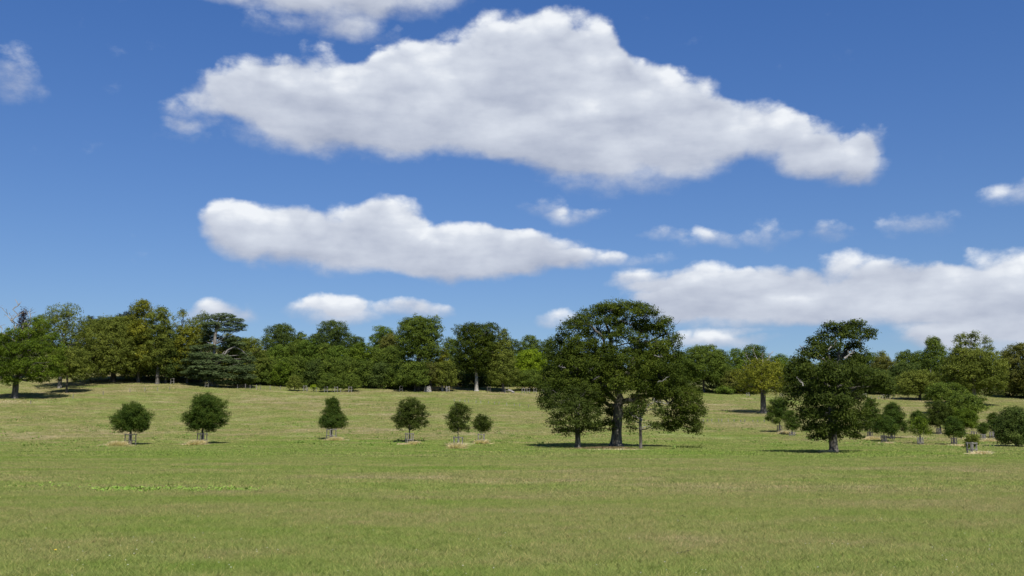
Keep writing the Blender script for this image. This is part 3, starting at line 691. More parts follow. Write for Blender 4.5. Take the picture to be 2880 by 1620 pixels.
# the green wood in the middle: back row of domes, then the bright front row
GB = 'domed trees along the back of the wood'
for x, tp, w_, m_, lb in ((690, 948, 60, 'dark', 'low dark dome at the back of the wood close to the cedar'), (795, 908, 125, 'dark', 'broad dark domed tree at the back of the wood, nearer the cedar'),
    (850, 930, 60, 'mid', 'small green dome beside the broad dark dome at the back of the wood'), (890, 933, 60, 'dark', 'small dark dome in the dip between two broad domes of the wood'),
    (942, 898, 130, 'dark', 'highest broad dark dome at the back of the wood'), (1008, 940, 62, 'dark', 'low dark dome between the highest dome and the brownish dome'),
    (1082, 914, 105, 'midb', 'green domed tree with bright top next to the tall oak in the wood'), (1100, 935, 80, 'brown', 'brownish domed tree leaning against the tall oak in the wood')):
    wood(x, tp, w_, 'dome', LM[m_], lb, yd=345 if m_ != 'brown' else 338, group=GB, n=18, cut=0.15)
ORD = ['first', 'second', 'third', 'fourth', 'fifth', 'sixth', 'seventh', 'eighth', 'ninth', 'tenth']
GF = 'crowded trees along the front of the wood'
labF = '%s green tree in the upper row of the wood, counting from the cedar'
for j, (x, tp, w_, m_, yd_) in enumerate(((745, 985, 70, 'mid', 316), (790, 968, 80, 'midb', 318), (835, 958, 75, 'mid', 322), (872, 953, 80, 'midb', 320), (915, 962, 75, 'mid', 322), (955, 970, 80, 'midb', 318), (1015, 962, 80, 'bright', 318), (1062, 975, 75, 'mid', 322), (1105, 970, 80, 'mid', 318))):
    wood(x, tp, w_, 'egg', LM[m_], labF % ORD[j], yd=yd_, group=GF, n=20)
labL = '%s low tree leafy to the ground at the wood foot, from the cedar'
for j, (x, tp, w_, m_, yd_) in enumerate(((765, 1005, 75, 'mid', 303), (800, 1015, 60, 'bright', 300), (845, 1000, 80, 'mid', 304), (895, 1010, 80, 'dark', 304), (935, 1005, 80, 'mid', 303), (985, 1000, 80, 'mid', 302), (1030, 1010, 80, 'mid', 303), (1075, 1020, 80, 'dark', 302), (1115, 1030, 70, 'mid', 300), (1150, 1035, 70, 'mid', 300))):
    wood(x, tp, w_, 'dome', LM[m_], labL % ORD[j], yd=yd_, group='leafy low trees of the wood edge', n=20, cbrow=1092)

# tall trees of the middle edge
wood(1176, 884, 128, 'vase', LM['mid'], 'tall oak of the wood edge with dark forked trunk and open golden tip', base=1099, cbrow=1010, n=30, lr=0.2, r0=0.75, bark=BARKD, nbr=14, extra=[(1225,905,14,16,0,.3),(1140,1015,26,22,0),(1200,930,24,20,0)])
wood(1170, 1015, 110, 'dome', LM['mid'], 'low green tree in front of the tall forked oak', yd=294, cbrow=1085, n=18)
wood(1246, 976, 50, 'round', LM['gold'], 'small golden round-topped tree between the tall oak and the pale-trunked tree', yd=300, n=14)
wood(1215, 1015, 60, 'egg', LM['brown'], 'thin brownish tree over the pale hollow stump', yd=294, cbrow=1080, n=14, q=(1.1, .75, 13, .36))
wood(1255, 1015, 70, 'egg', LM['olive'], 'olive bushy tree over the narrow broken stump', yd=295, cbrow=1085, n=16)
wood(1270, 945, 80, 'dome', LM['mid'], 'mid green dome in the gap behind the golden round-topped tree', yd=335, n=16)
wood(1340, 903, 118, 'vase', LM['oak'], 'tall dark green tree on a pale grey forked trunk', base=1100, cbrow=1045, n=32, lr=0.2, r0=0.55, bark=BARKL, fork=4.2, nbr=14, extra=[(1300,930,30,20,0),(1330,1010,40,30,0),(1350,1040,36,18,0),(1380,925,24,18,0)])
wood(1415, 920, 108, 'cone', LM['olive'], 'conical yellow-brown tree beside the pale-trunked tree', yd=296, cbrow=1086, n=34, lr=0.2, r0=0.45)
wood(1375, 940, 80, 'dome', LM['mid'], 'green dome behind the conical yellow-brown tree', yd=335, n=16)
wood(1440, 950, 75, 'dome', LM['dark'], 'dark dome between the conical tree and the huge oak', yd=345, n=14)
wood(1492, 940, 90, 'dome', LM['mid'], 'dark green dome over the lime-bright tree', yd=340, n=16)
wood(1540, 952, 80, 'dome', LM['dark'], 'dome showing at the edge of the huge oak crown', yd=340, n=14)
wood(1492, 982, 110, 'dome', LM['lime'], 'lime-bright tree glowing beside the huge oak', yd=318, n=20)
wood(1490, 1040, 90, 'dome', LM['mid'], 'dark low tree under the lime-bright tree', yd=300, cbrow=1090, n=16)
wood(1545, 1045, 70, 'dome', LM['olive'], 'low olive shrub behind the row of guards beside the huge oak', yd=298, cbrow=1095, n=12, cat='shrub', name='shrub')
wood(1600, 985, 110, 'dome', LM['mid'], 'wood tree seen behind the left side of the huge oak', yd=310, n=14)
wood(1700, 985, 120, 'dome', LM['mid'], 'wood tree seen through the middle of the huge oak', yd=312, n=14)
wood(1820, 985, 120, 'dome', LM['mid'], 'wood tree seen behind the right side of the huge oak', yd=312, n=14)

# right of the huge oak
wood(1908, 985, 70, 'egg', LM['midb'], 'mid green tree just right of the huge oak crown', yd=318, n=16)
wood(1972, 970, 140, 'egg', LM['mid'], 'large layered green tree with shaded trunks below, right of the huge oak', yd=306, cbrow=1080, n=34, lr=0.2)
wood(2022, 980, 60, 'dome', LM['dark'], 'dark narrow crown beside the large layered tree', yd=322, n=14)
wood(2062, 978, 75, 'dome', LM['midb'], 'rounded green crown between the dark narrow crown and the tallest dome', yd=326, n=16)
wood(2115, 966, 95, 'dome', LM['mid'], 'tallest rounded dome behind the yellowing oak', yd=330, n=18)
wood(2185, 995, 80, 'dome', LM['midb'], 'lower dome sloping down behind the yellowing oak', yd=328, n=16)
wood(2050, 1040, 90, 'dome', LM['brown'], 'brownish low tree between layered tree and yellowing oak', yd=304, cbrow=1100, n=16)
wood(2030, 1085, 60, 'dome', LM['midb'], 'bright green bushes at the foot of the large layered tree', yd=301, cbrow=1106, n=8, cat='shrub', name='shrub')
wood(2100, 1060, 110, 'dome', LM['mid'], 'dark tree low behind the yellowing oak', yd=306, n=14, cbrow=1100)
wood(2148, 1008, 150, 'round', LM['gold'], 'yellowing old oak with bleached dead limbs on its top, alone on the hillside', base=1163, cbrow=1105, n=30, lr=0.19, lump=0.35, r0=0.66, name='oak_tree', nbr=16, bark=BARK, q=(1.05, .75, 17, .33), fkw=dict(drop=0.72, inner=0.15),
     dead=[(2143,1030,2112,982,0,.13),(2146,1020,2144,992,0,.13),(2158,1015,2172,988,0,.13),(2110,1015,2093,995,0,.09),(2105,1035,2093,1012,0,.09)], deadlabel='bleached bare limb above the yellowing leaves')
wood(2245, 1005, 90, 'dome', LM['mid'], 'wood tree behind the left side of the lone oak', yd=315, n=14)
wood(2330, 1000, 110, 'dome', LM['mid'], 'wood tree behind the middle of the lone oak', yd=318, n=14)
wood(2395, 986, 70, 'dome', LM['gold'], 'yellow-tinged dome just right of the lone oak crown', yd=345, n=14)
wood(2432, 988, 70, 'dome', LM['mid'], 'pale green dome right of the lone oak', yd=338, n=14)
wood(2470, 985, 60, 'dome', LM['gold'], 'small yellow crown on the skyline of the right-hand wood', yd=350, n=12)
wood(2475, 1000, 90, 'dome', LM['brown'], 'greyish brown rounded crown in the right-hand wood', yd=322, n=16)
wood(2535, 985, 90, 'dome', LM['mid'], 'green crown on the skyline left of the pointed two-tone tree', yd=340, n=16)
wood(2450, 1035, 100, 'dome', LM['dark'], 'dark tree low in the right-hand wood near the lone oak', yd=308, n=16, cbrow=1105)
wood(2535, 1020, 120, 'dome', LM['dark'], 'deep green tree with layered shadows in the right-hand wood', yd=312, n=22, cbrow=1105)
wood(2575, 985, 80, 'dome', LM['mid'], 'mid green crown tucked under the pointed two-tone tree', yd=335, n=14)
wood(2618, 945, 125, 'cone', LM['mid'], 'pointed two-tone tree with yellow tip in the right-hand wood', yd=318, n=34, lr=0.2, extra=[(2622,965,16,20,0,.35),(2640,985,22,16,0,.15)])
wood(2700, 990, 100, 'dome', LM['dark'], 'dark crown between the pointed tree and the three-towered tree', yd=330, n=16)
wood(2742, 975, 175, 'round', LM['olive'], 'big tree with three leafy towers on top and straight grey trunk on the slope', base=1141, cbrow=1100, n=36, lr=0.19, r0=0.55, nbr=14, bark=BARKM, fork=4.5,
     extra=[(2705,950,14,16,0),(2700,965,18,18,0),(2735,945,16,18,0),(2738,965,22,20,0),(2775,962,12,14,0),(2778,980,16,16,0),(2690,985,20,12,0),(2765,1030,40,30,-3,.1),(2795,1090,34,24,0)])
wood(2700, 1050, 70, 'dome', LM['mid'], 'green bushy tree left of the straight grey trunk', yd=290, n=16, cbrow=1105)
wood(2815, 982, 70, 'dome', LM['gold'], 'yellow-flecked crown right of the three-towered tree', yd=335, n=14)
wood(2862, 960, 130, 'round', LM['brown'], 'large brown-green tree at the far end of the right-hand wood', yd=296, n=30, lr=0.2, cbrow=1115)
wood(2860, 1050, 110, 'dome', LM['dark'], 'dark low tree under the large brown-green tree', yd=300, n=14, cbrow=1110)
wood(2588, 1040, 125, 'spread', LM['olive'], 'low wide-spreading olive tree with short trunk on the slope', base=1125, cbrow=1110, n=20, lr=0.2, r0=0.45, bark=BARKD,
     dead=[(2622,1090,2618,1040,-1,.12),(2628,1080,2650,1050,-1,.1),(2632,1100,2640,1070,-1,.1)], deadlabel='tangle of grey dead boughs beside the crown')
wood(2665, 1075, 110, 'spread', LM['mid'], 'layered dark green tree on the lower slope, upper of two overlapping', base=1165, cbrow=1130, n=18, lr=0.18, r0=0.3)
wood(2718, 1108, 110, 'spread', LM['mid'], 'layered dark green tree on the lower slope, lower of two overlapping', base=1195, cbrow=1160, n=18, lr=0.18, r0=0.3)

for j, (x, tp, w_, m_) in enumerate(((1205, 985, 90, 'mid'), (1290, 1000, 90, 'dark'), (1345, 1000, 90, 'dark'), (1400, 990, 90, 'mid'))):
    wood(x, tp, w_, 'dome', LM[m_], '%s shaded tree behind the tall trees from forked oak to conical tree' % ORD[j], yd=314, group='shaded trees behind the tall trees', n=16, cbrow=1085)
for j, (x, tp, w_) in enumerate(((430, 960, 100), (500, 960, 90), (545, 985, 80))):
    wood(x, tp, w_, 'dome', LM['mid'], '%s shaded tree filling the wood from the spires towards the cedar' % ORD[j], yd=304, group='shaded trees between spires and cedar', n=16, cbrow=1058)

# foliage mass added to block light gaps and darken the wood's foot
rg = np.random.default_rng(77)
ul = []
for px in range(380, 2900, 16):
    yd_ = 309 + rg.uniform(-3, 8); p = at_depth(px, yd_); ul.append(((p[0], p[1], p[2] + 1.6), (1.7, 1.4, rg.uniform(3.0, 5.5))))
me, cp = foliage('shade_foliage', ul, rg, 1.3, 0.9, 9, 0.5, inner=0.4, under=1.0)
tagged(link('shade_foliage', me, LM['dark']), 'dark foliage mass added to block light gaps inside the wood', 'shade_foliage', kind='stuff')

# ------------------------------------------------------------------ young trees in timber guards
def box(v, f, c, sx, sy, sz, ax=None, lean=(0, 0)):
    b = len(v)
    for dz_ in (0, 1):
        for dx_, dy_ in ((-1, -1), (1, -1), (1, 1), (-1, 1)):
            v.append((c[0] + dx_ * sx / 2 + lean[0] * dz_, c[1] + dy_ * sy / 2 + lean[1] * dz_, c[2] + dz_ * sz))
    f += [(b, b + 3, b + 2, b + 1), (b + 4, b + 5, b + 6, b + 7), (b, b + 1, b + 5, b + 4), (b + 1, b + 2, b + 6, b + 5), (b + 2, b + 3, b + 7, b + 6), (b + 3, b, b + 4, b + 7)]
def bar(a, b, th, wd):
    """a sawn rail between two points"""
    a = np.array(a, float); b = np.array(b, float); d = b - a; d /= np.linalg.norm(d)
    u = np.cross(d, [0, 0, 1]); u /= np.linalg.norm(u); w_ = np.cross(u, d)
    v = [e + su * u * th / 2 + sw * w_ * wd / 2 for e in (a, b) for su, sw in ((-1, -1), (1, -1), (1, 1), (-1, 1))]
    f = [(0, 1, 2, 3), (7, 6, 5, 4), (0, 4, 5, 1), (1, 5, 6, 2), (2, 6, 7, 3), (3, 7, 4, 0)]
    return v, f
grng = np.random.default_rng(5)
def guard(px, row, wpx, hpx, label, group=None, rot=45, mat=None, at=None, simple=False, rails=(0.97, 0.42)):
    Bq = ground(px, row) if at is None else at
    k_ = mpp(Bq[1] / CP); w_ = wpx * k_; h_ = hpx * k_
    side = (w_ * 0.9 - 0.1) / (abs(math.cos(R(rot))) + abs(math.sin(R(rot))))
    e = empty('tree_guard', Bq); tagged(e, label, 'tree guard', group); e.rotation_euler = (0, 0, R(rot + grng.uniform(-8, 8)))
    m_ = mat or (WOODP if simple else WOOD); th = 0.07 if simple else 0.10
    cor = [(-1, -1), (1, -1), (1, 1), (-1, 1)]; tops = []; P_ = []
    for a, b in cor:
        v, f = [], []
        hh = h_ * grng.uniform(0.97, 1.05); ln = grng.uniform(-0.03, 0.03, 2) * h_
        box(v, f, (a * side / 2, b * side / 2, -0.35), th, th, hh + 0.35, lean=ln)
        me = bpy.data.meshes.new('post'); me.from_pydata(v, [], f); link('post', me, m_, e); P_.append((a * side / 2, b * side / 2, ln))
    for fr in rails:
        for i in range(4):
            p, q = P_[i], P_[(i + 1) % 4]
            z = h_ * fr * 0.96; dz_ = grng.uniform(-0.03, 0.03) * h_
            A = np.array([p[0] + p[2][0] * fr, p[1] + p[2][1] * fr, z]); Bb = np.array([q[0] + q[2][0] * fr, q[1] + q[2][1] * fr, z + dz_])
            mid = (A + Bb) / 2; out = mid * [1, 1, 0]; out /= np.linalg.norm(out) + 1e-9
            ext = (Bb - A) * 0.06
            v, f = bar(A - ext + out * (th * 0.5 + 0.022), Bb + ext + out * (th * 0.5 + 0.022), 0.04, 0.06 if simple else 0.10)
            me = bpy.data.meshes.new('rail'); me.from_pydata([tuple(x) for x in v], [], f); link('rail', me, m_, e)
    return Bq

def straw(px, row, wpx, hgt, label, mat='straw', n=2400, depth=0.9, shift=0.0, group=None, name='dry_grass_tuft', cat='dry grass', kind=None):
    Bq = ground(px, row); k_ = mpp(Bq[1] / CP); hw = wpx * k_ / 2 * 1.15
    r = np.random.default_rng(int(px * 13 + row)); a = r.normal(0, 0.5, n).clip(-1, 1); b = r.normal(0, 0.5, n).clip(-1, 1)
    x = a * hw; y = b * depth
    prof = np.clip(1 - a ** 2 * 0.8, 0.15, 1) * (0.55 + 0.45 * np.sin(a * 3 + shift * 3 + px))
    h_ = 1.5 * hgt * np.clip(prof, 0.25, 1) * r.uniform(0.5, 1.2, n)
    gz_ = H(x + Bq[0], y + Bq[1]) - Bq[2] - 0.02
    base_ = np.stack([x, y, gz_], 1); lean = r.normal(0, 1.0, (n, 2)) * h_[:, None] + np.array([0.5, -0.2]) * h_[:, None]
    ang = r.uniform(0, np.pi, n); w_ = 0.030 * r.uniform(0.6, 1.5, n)
    sd = np.stack([np.cos(ang) * w_, np.sin(ang) * w_, 0 * w_], 1)
    tip = base_ + np.concatenate([lean, h_[:, None]], 1)
    v = np.stack([base_ - sd, base_ + sd, tip + sd * 0.3, tip - sd * 0.3], 1).reshape(-1, 3)
    me = mesh_from(name, v, quads=np.arange(4 * n).reshape(n, 4), tint=np.clip(r.normal(0.5, 0.25, n), 0, 1))
    o = link(name, me, LM[mat]); o.location = [float(q) for q in Bq]; tagged(o, label, cat, group, kind)
    return o

YQ = (0.50, 0.40, 30, 0.15)
def young(px, base, top, left, right, cbrow, kind, mat, label, n=16, lr=0.19, q=YQ, lump=0.38, r0=None, trow=None, **kw):
    cx = (left + right) / 2
    Bq = ground(px, base); y = Bq[1]; k_ = mpp(y / CP)
    seedc[0] += 1; rgl = np.random.default_rng(seedc[0])
    hgt = row_z(top, px, y) - Bq[2]; cb = row_z(cbrow, px, y) - Bq[2]; wid = (right - left) * k_
    lobes = auto_lobes(rgl, hgt, wid, cb, kind, n, lr, 0, lump)
    off = (cx - px) * k_; ch = hgt - cb
    for l_ in list(rgl.permutation(len(lobes))[:11]):            # stray shoots standing proud of the crown
        c, r_ = lobes[l_][0], lobes[l_][1]; a_ = rgl.uniform(0, 6.28); w2 = rgl.uniform(0.05, 0.09) * wid
        d_ = np.array([math.cos(a_) * 0.75, math.sin(a_) * 0.75, rgl.uniform(0.1, 0.9)]); d_ /= np.linalg.norm(d_)
        lobes.append((tuple(np.array(c) + d_ * np.array(r_) * 1.1), (w2, w2, w2 * rgl.uniform(1.0, 2.0)), 0.1))
    lobes.append(((rgl.uniform(-.1, .1) * wid, 0, hgt - ch * 0.02), (wid * 0.07, wid * 0.07, ch * 0.10), 0.1))
    lobes = [((c[0] + off, c[1], c[2]), r_, *t_) for c, r_, *t_ in lobes]
    return build_tree('young_tree', label, 'tree', kw.pop('group', 'young park trees'), Bq, lobes, None, LM[mat], seedc[0] * 7, r0 or 0.10, max(cb * 1.02, 0.5), kw.pop('bark', BARKM), q, kw.pop('nbr', 12), flare=1.25, nbrk=7, fkw=kw.pop('fkw', dict(inner=0.5, under=0.6)), **kw)

young(366, 1251, 1136, 310, 422, 1212, 'dome', 'young', 'young dark green round-headed tree in a dark guard, first of the meadow row', n=20, r0=0.16)
guard(366, 1253, 34, 32, 'dark four-post guard round the round-headed young tree', mat=WOODD)
straw(325, 1254, 80, 0.42, 'long pale dry grass mound trailing from the round-headed young tree', shift=1)
young(568, 1249, 1110, 520, 634, 1212, 'egg', 'young', 'largest young tree of the meadow row, egg-shaped with branches fanning below', n=22, r0=0.16)
guard(568, 1251, 32, 32, 'dark guard with one pale front post round the largest young tree', mat=WOODD)
straw(548, 1252, 60, 0.45, 'pale dry grass mound at the foot of the largest young tree')
young(931, 1236, 1121, 893, 974, 1203, 'cone', 'young', 'pear-shaped dense young tree, pointed top, in a pale guard', n=24, r0=0.17, lr=0.26)
guard(931, 1238, 31, 31, 'pale timber guard round the pear-shaped young tree')
straw(945, 1239, 62, 0.35, 'pale dry grass trailing beside the pear-shaped young tree', shift=2)
young(1151, 1244, 1124, 1104, 1199, 1208, 'egg', 'oakd', 'spiky open young oak with forked stems above its guard', n=22, lr=0.17, lump=0.45, r0=0.10, fkw=dict(inner=0.4, under=0.5, drop=0.75))
guard(1151, 1248, 25, 29, 'weathered grey guard round the spiky young oak', rot=20)
straw(1149, 1250, 52, 0.45, 'pale dry grass skirt round the spiky young oak guard')
young(1288, 1256, 1135, 1257, 1322, 1216, 'egg', 'oakd', 'narrow upright young oak standing on a thin stem', n=20, lr=0.18, lump=0.4, r0=0.06, fkw=dict(inner=0.4, under=0.5, drop=0.75))
guard(1289, 1261, 28, 32, 'leaning weathered guard round the narrow young oak')
straw(1284, 1263, 44, 0.45, 'pale dry grass round the narrow young oak guard')
straw(1270, 1258, 14, 0.8, 'rusty brown dock stalks inside the narrow young oak guard', mat='litter', n=60, depth=0.3, name='dock_plant', cat='weed')
young(1353, 1246, 1170, 1329, 1380, 1216, 'round', 'oakd', 'smallest young oak of the meadow row, crown no bigger than its guard', n=14, lr=0.2, lump=0.4, r0=0.05, fkw=dict(inner=0.4, under=0.5, drop=0.75))
guard(1353, 1248, 22, 27, 'small square pale guard round the smallest young oak', rot=8)
straw(1353, 1249, 46, 0.4, 'pale dry grass round the smallest young oak guard')

# young trees on the right
young(2193, 1216, 1120, 2160, 2222, 1192, 'egg', 'young', 'upright young tree in front of the yellowing oak, left of the lone oak', n=18)
guard(2193, 1217, 16, 20, 'dark guard of the upright young tree left of the lone oak', mat=WOODD)
straw(2215, 1220, 52, 0.4, 'pale dry grass between two young trees left of the lone oak')
young(2228, 1224, 1158, 2208, 2250, 1212, 'round', 'young', 'low round young tree touching the lone oak crown', n=14)
guard(2228, 1227, 18, 12, 'low pale guard under the round young tree beside the lone oak')
young(2447, 1230, 1122, 2424, 2478, 1212, 'egg', 'young', 'tall narrow young tree right of the lone oak', n=20, lr=0.2)
guard(2447, 1233, 17, 18, 'dark slim guard of the tall narrow young tree', mat=WOODD)
straw(2452, 1237, 46, 0.35, 'pale dry grass under the tall narrow young tree')
young(2508, 1233, 1137, 2478, 2553, 1214, 'egg', 'young', 'wide dark young tree behind a smaller one, right of the lone oak', n=22)
guard(2508, 1237, 18, 18, 'dark guard half hidden behind another dark guard', mat=WOODD)
young(2487, 1243, 1172, 2460, 2526, 1221, 'dome', 'young', 'low mushroom-shaped young tree in the blackest guard', n=16)
guard(2487, 1246, 19, 21, 'blackened guard under the mushroom-shaped young tree', mat=WOODD)
straw(2487, 1248, 40, 0.3, 'pale dry grass at the blackened guard')
young(2584, 1215, 1158, 2558, 2610, 1196, 'round', 'young', 'small dark young tree behind the pale-railed guard tree', n=14)
young(2589, 1249, 1176, 2562, 2616, 1224, 'egg', 'bright', 'light green young tree in a guard with a pale lower rail', n=16, q=(0.5, 0.46, 20, 0.16))
guard(2589, 1251, 18, 21, 'guard with pale lower rail under the light green young tree', rails=(0.3,))
young(2646, 1221, 1130, 2608, 2684, 1200, 'dome', 'oakd', 'dark dense tree on a clear stem among the right-hand young trees', n=20, r0=0.16)
guard(2640, 1222, 12, 17, 'dark guard beside the clear-stemmed dense tree', mat=WOODD)
young(2712, 1222, 1152, 2668, 2755, 1205, 'spread', 'bright', 'vivid green spreading tree between two dark ones on the right', n=18, r0=0.14)
young(2684, 1252, 1176, 2655, 2716, 1228, 'egg', 'young', 'soft oval young tree in front of the vivid green spreading tree', n=18)
guard(2684, 1254, 18, 22, 'dark guard of the soft oval young tree', mat=WOODD)
straw(2694, 1255, 34, 0.4, 'pale dry grass in front of the soft oval young tree')
young(2765, 1236, 1193, 2752, 2782, 1220, 'round', 'young', 'tiny young tree behind the guarded shrub', n=10)
guard(2766, 1238, 16, 16, 'pale guard of the tiny young tree')
guard(2740, 1234, 16, 20, 'grey guard standing empty in dry grass behind the guarded shrub')
straw(2738, 1236, 60, 0.4, 'dry grass patch round the empty grey guard')
young(2797, 1232, 1163, 2778, 2820, 1214, 'egg', 'young', 'slender young tree beside the large dark bush', n=16)
guard(2790, 1233, 14, 18, 'grey mesh-sided guard of the slender young tree')
straw(2800, 1242, 62, 0.45, 'yellow dry grass beside the large dark bush')
young(2734, 1272, 1229, 2720, 2748, 1256, 'round', 'olive', 'small shrub growing inside the tall weathered guard', n=10, r0=0.05, lr=0.28)
guard(2734, 1277, 28, 32, 'tall weathered square guard holding a small shrub', rot=28, rails=(0.97, 0.40))
straw(2745, 1279, 46, 0.3, 'pale dry grass at the foot of the tall weathered guard')
wood(2858, 1142, 105, 'dome', LM['dark'], 'large dark bush leafy down to the grass beside the slender young tree', base=1256, cbrow=1250, n=34, lr=0.2, r0=0.12, q=(0.55, 0.5, 26, 0.18), cat='bush', name='bush', fkw=dict(inner=0.35, under=0.6))
wood(2800, 1215, 20, 'dome', LM['mid'], 'low bush tucked behind the large dark bush', base=1228, cbrow=1226, n=6, q=(0.6, 0.5, 18, 0.18), cat='bush', name='bush', trunk=False)

# small trees along the wood edge
for x, tp, w_, br, m_, lb in ((828, 1055, 44, 1100, 'olive', 'small cone-shaped tree at the wire fence, olive tinted'), (856, 1078, 18, 1099, 'bright', 'tiny bright round tree at the wire fence'), (882, 1083, 16, 1101, 'lime', 'tiniest lime round tree at the wire fence'),
    (919, 1051, 52, 1103, 'mid', 'round small tree at the wood edge, larger of a pair'), (950, 1064, 36, 1102, 'mid', 'round small tree at the wood edge, smaller of a pair'), (990, 1050, 48, 1102, 'mid', 'round small tree in front of the wood before the white guard'), (487, 1045, 38, 1074, 'bright', 'little bright green tree over a guard below the spires')):
    wood(x, tp, w_, 'dome', LM[m_], lb, base=br, cbrow=br - 8, n=14, q=(0.75, 0.6, 20, 0.27), r0=0.1)

# guards along the wood edge
GW = 'white guards along the wood edge'
for x, rw, lb in ((452, 1076, 'pale guard without a tree below the spires'), (485, 1080, 'pale guard round the little bright green tree'), (582, 1090, 'bright pale guard in front of the cedar trunk'),
    (858, 1101, 'low pale guard under the tiny bright round tree'), (917, 1104, 'pale guard at the larger round small tree'), (945, 1104, 'tall pale guard beside the smaller round small tree'), (985, 1104, 'pale guard in front of the last round small tree'),
    (1128, 1101, 'pale guard standing before the dark low trees of the wood'), (1260, 1103, 'pale guard next to the narrow broken stump'), (1375, 1104, 'dark slim guard under the conical yellow-brown tree'), (1425, 1105, 'pale guard beside the fallen pale log')):
    guard(x, rw, 11, 16, lb, GW, rot=5, simple=True, mat=WOODD if x == 1375 else None)
for j, x in enumerate((1542, 1527, 1505, 1486, 1472)): guard(x, 1106, 10, 14, '%s white guard of the short row, counting from the huge oak' % ORD[j], 'row of guards beside the huge oak', rot=5, simple=True)
guard(2104, 1115, 10, 10, 'small white guard behind the yellowing oak', GW, rot=5, simple=True); guard(2198, 1117, 10, 10, 'small white guard between yellowing oak and lone oak', GW, rot=5, simple=True)
for j, x in enumerate((2405, 2418, 2433)): guard(x, 1120, 9, 13, '%s white guard of the cluster by the lone oak, counting from its trunk' % ORD[j], 'guards right of the lone oak', rot=5, simple=True)
for j, x in enumerate((2483, 2499)): guard(x, 1122, 9, 12, '%s white guard of the pair under the outermost bough, counting from the lone oak' % ORD[j], 'pair of guards under the outermost bough', rot=5, simple=True)

# ------------------------------------------------------------------ fences
def fence(pts_, hpx, label, wires=True, mat=None, lean=0.04, th=0.13):
    P_ = [ground(x, y) for x, y in pts_]; e = empty('wire_fence', P_[0]); tagged(e, label, 'fence')
    tops = []
    for p in P_:
        h_ = hpx * mpp(p[1]) * grng.uniform(0.85, 1.1); l = p - P_[0]; v, f = [], []
        ln = grng.normal(0, lean, 2) * h_
        box(v, f, (l[0], l[1], l[2] - 0.3), th, th, h_ + 0.3, lean=ln); tops.append((l, h_, ln))
        me = bpy.data.meshes.new('post'); me.from_pydata(v, [], f); link('post', me, mat or WOOD, e)
    if wires:
        for fr in (0.45, 0.7, 0.93):
            T = Tubes(); T.tube([l + np.array([ln[0] * fr, ln[1] * fr - th * 0.55, h_ * fr]) for l, h_, ln in tops], np.full(len(tops), 0.012), 4)
            link('wire', T.mesh('wire'), WOODD, e)
fence([(x, np.interp(x, [600, 720, 800, 900, 960], [1089, 1096, 1098, 1103, 1104])) for x in (612, 640, 668, 690, 704, 722, 733, 760, 788, 815, 840, 865, 890, 912, 934, 958)], 13, 'wire fence with pale wooden posts along the wood edge by the cedar')
fence([(x, np.interp(x, [2440, 2560, 2660], [1122, 1124, 1126])) for x in range(2450, 2660, 21)], 9, 'post and wire fence under the right-hand wood')
fence([(x, np.interp(x, [1275, 1380, 1500], [1130, 1136, 1147])) for x in (1278, 1292, 1309, 1318, 1338, 1352, 1373, 1391, 1402, 1425, 1447, 1461, 1486)], 8, 'broken grey fence line across the slope below the conical tree', mat=WOOD, lean=0.12, wires=False)
fence([(x, 1186 + 0.01 * (x - 1970)) for x in (1978, 1990, 2001, 2022, 2030, 2048, 2064, 2083, 2094, 2118, 2131, 2150, 2172)], 7, 'thin grey fence line across the slope below the yellowing oak', mat=WOOD, lean=0.14, wires=False)
fence([(86, 1137), (205, 1121), (290, 1111), (366, 1104), (407, 1101), (443, 1099), (477, 1098)], 11, 'old sparse fence posts along the dry strip below the golden tree', wires=False)

# stumps and log
def stump(px, row, wpx, hpx, label, seed):
    Bq = ground(px, row); k_ = mpp(Bq[1] / CP); r_ = wpx * k_ / 2; h_ = hpx * k_; rgs = np.random.default_rng(seed)
    n = 14; v, f = [], []
    ang = np.linspace(0, 2 * np.pi, n, endpoint=False); jag = rgs.uniform(0.55, 1.05, n); wob_ = rgs.uniform(0.85, 1.15, n)
    for fr, rr in ((-0.2, 1.25), (0.0, 1.15), (0.25, 0.98), (0.6, 0.92), (1.0, 0.9)):
        for a, j, w_ in zip(ang, jag, wob_): v.append((math.cos(a) * r_ * rr * w_, math.sin(a) * r_ * rr * w_, h_ * fr * (j if fr == 1.0 else 1)))
    for fr in (1.0, 0.5):
        for a, j, w_ in zip(ang, jag, wob_): v.append((math.cos(a) * r_ * 0.7 * w_, math.sin(a) * r_ * 0.7 * w_, h_ * fr * (j - 0.02)))
    for i in range(6):
        for j in range(n): f.append((i * n + j, i * n + (j + 1) % n, (i + 1) * n + (j + 1) % n, (i + 1) * n + j))
    f.append(tuple(6 * n + j for j in range(n)))
    me = bpy.data.meshes.new('tree_stump'); me.from_pydata(v, [], f)
    o = link('tree_stump', me, DEAD); o.location = [float(q) for q in Bq]; tagged(o, label, 'stump')
stump(1203, 1102, 18, 19, 'wide pale hollow broken stump at the wood edge', 3)
stump(1244, 1101, 5, 17, 'narrow pale broken stump at the wood edge', 4)
stump(1256, 1101, 8, 14, 'dark-sided squat broken stump beside the narrow one', 5)
Bq = ground(1438, 1106); T = Tubes(); kq = mpp(Bq[1]); rg = np.random.default_rng(9)
T.tube([(-0.9, 0, 0.9), (-0.3, 0.1, 0.75), (0.3, 0, 0.45), (0.9, -0.1, 0.15)], [0.22, 0.3, 0.28, 0.2], 9, 0.08, rg); T.limb((0.2, 0, 0.5), (0.1, -0.3, 1.1), 0.1, 0.03, rg)
o = link('fallen_log', T.mesh('fallen_log'), DEAD); o.location = [float(q) for q in Bq]; tagged(o, 'short pale fallen log slumped beside a guard at the wood edge', 'log')

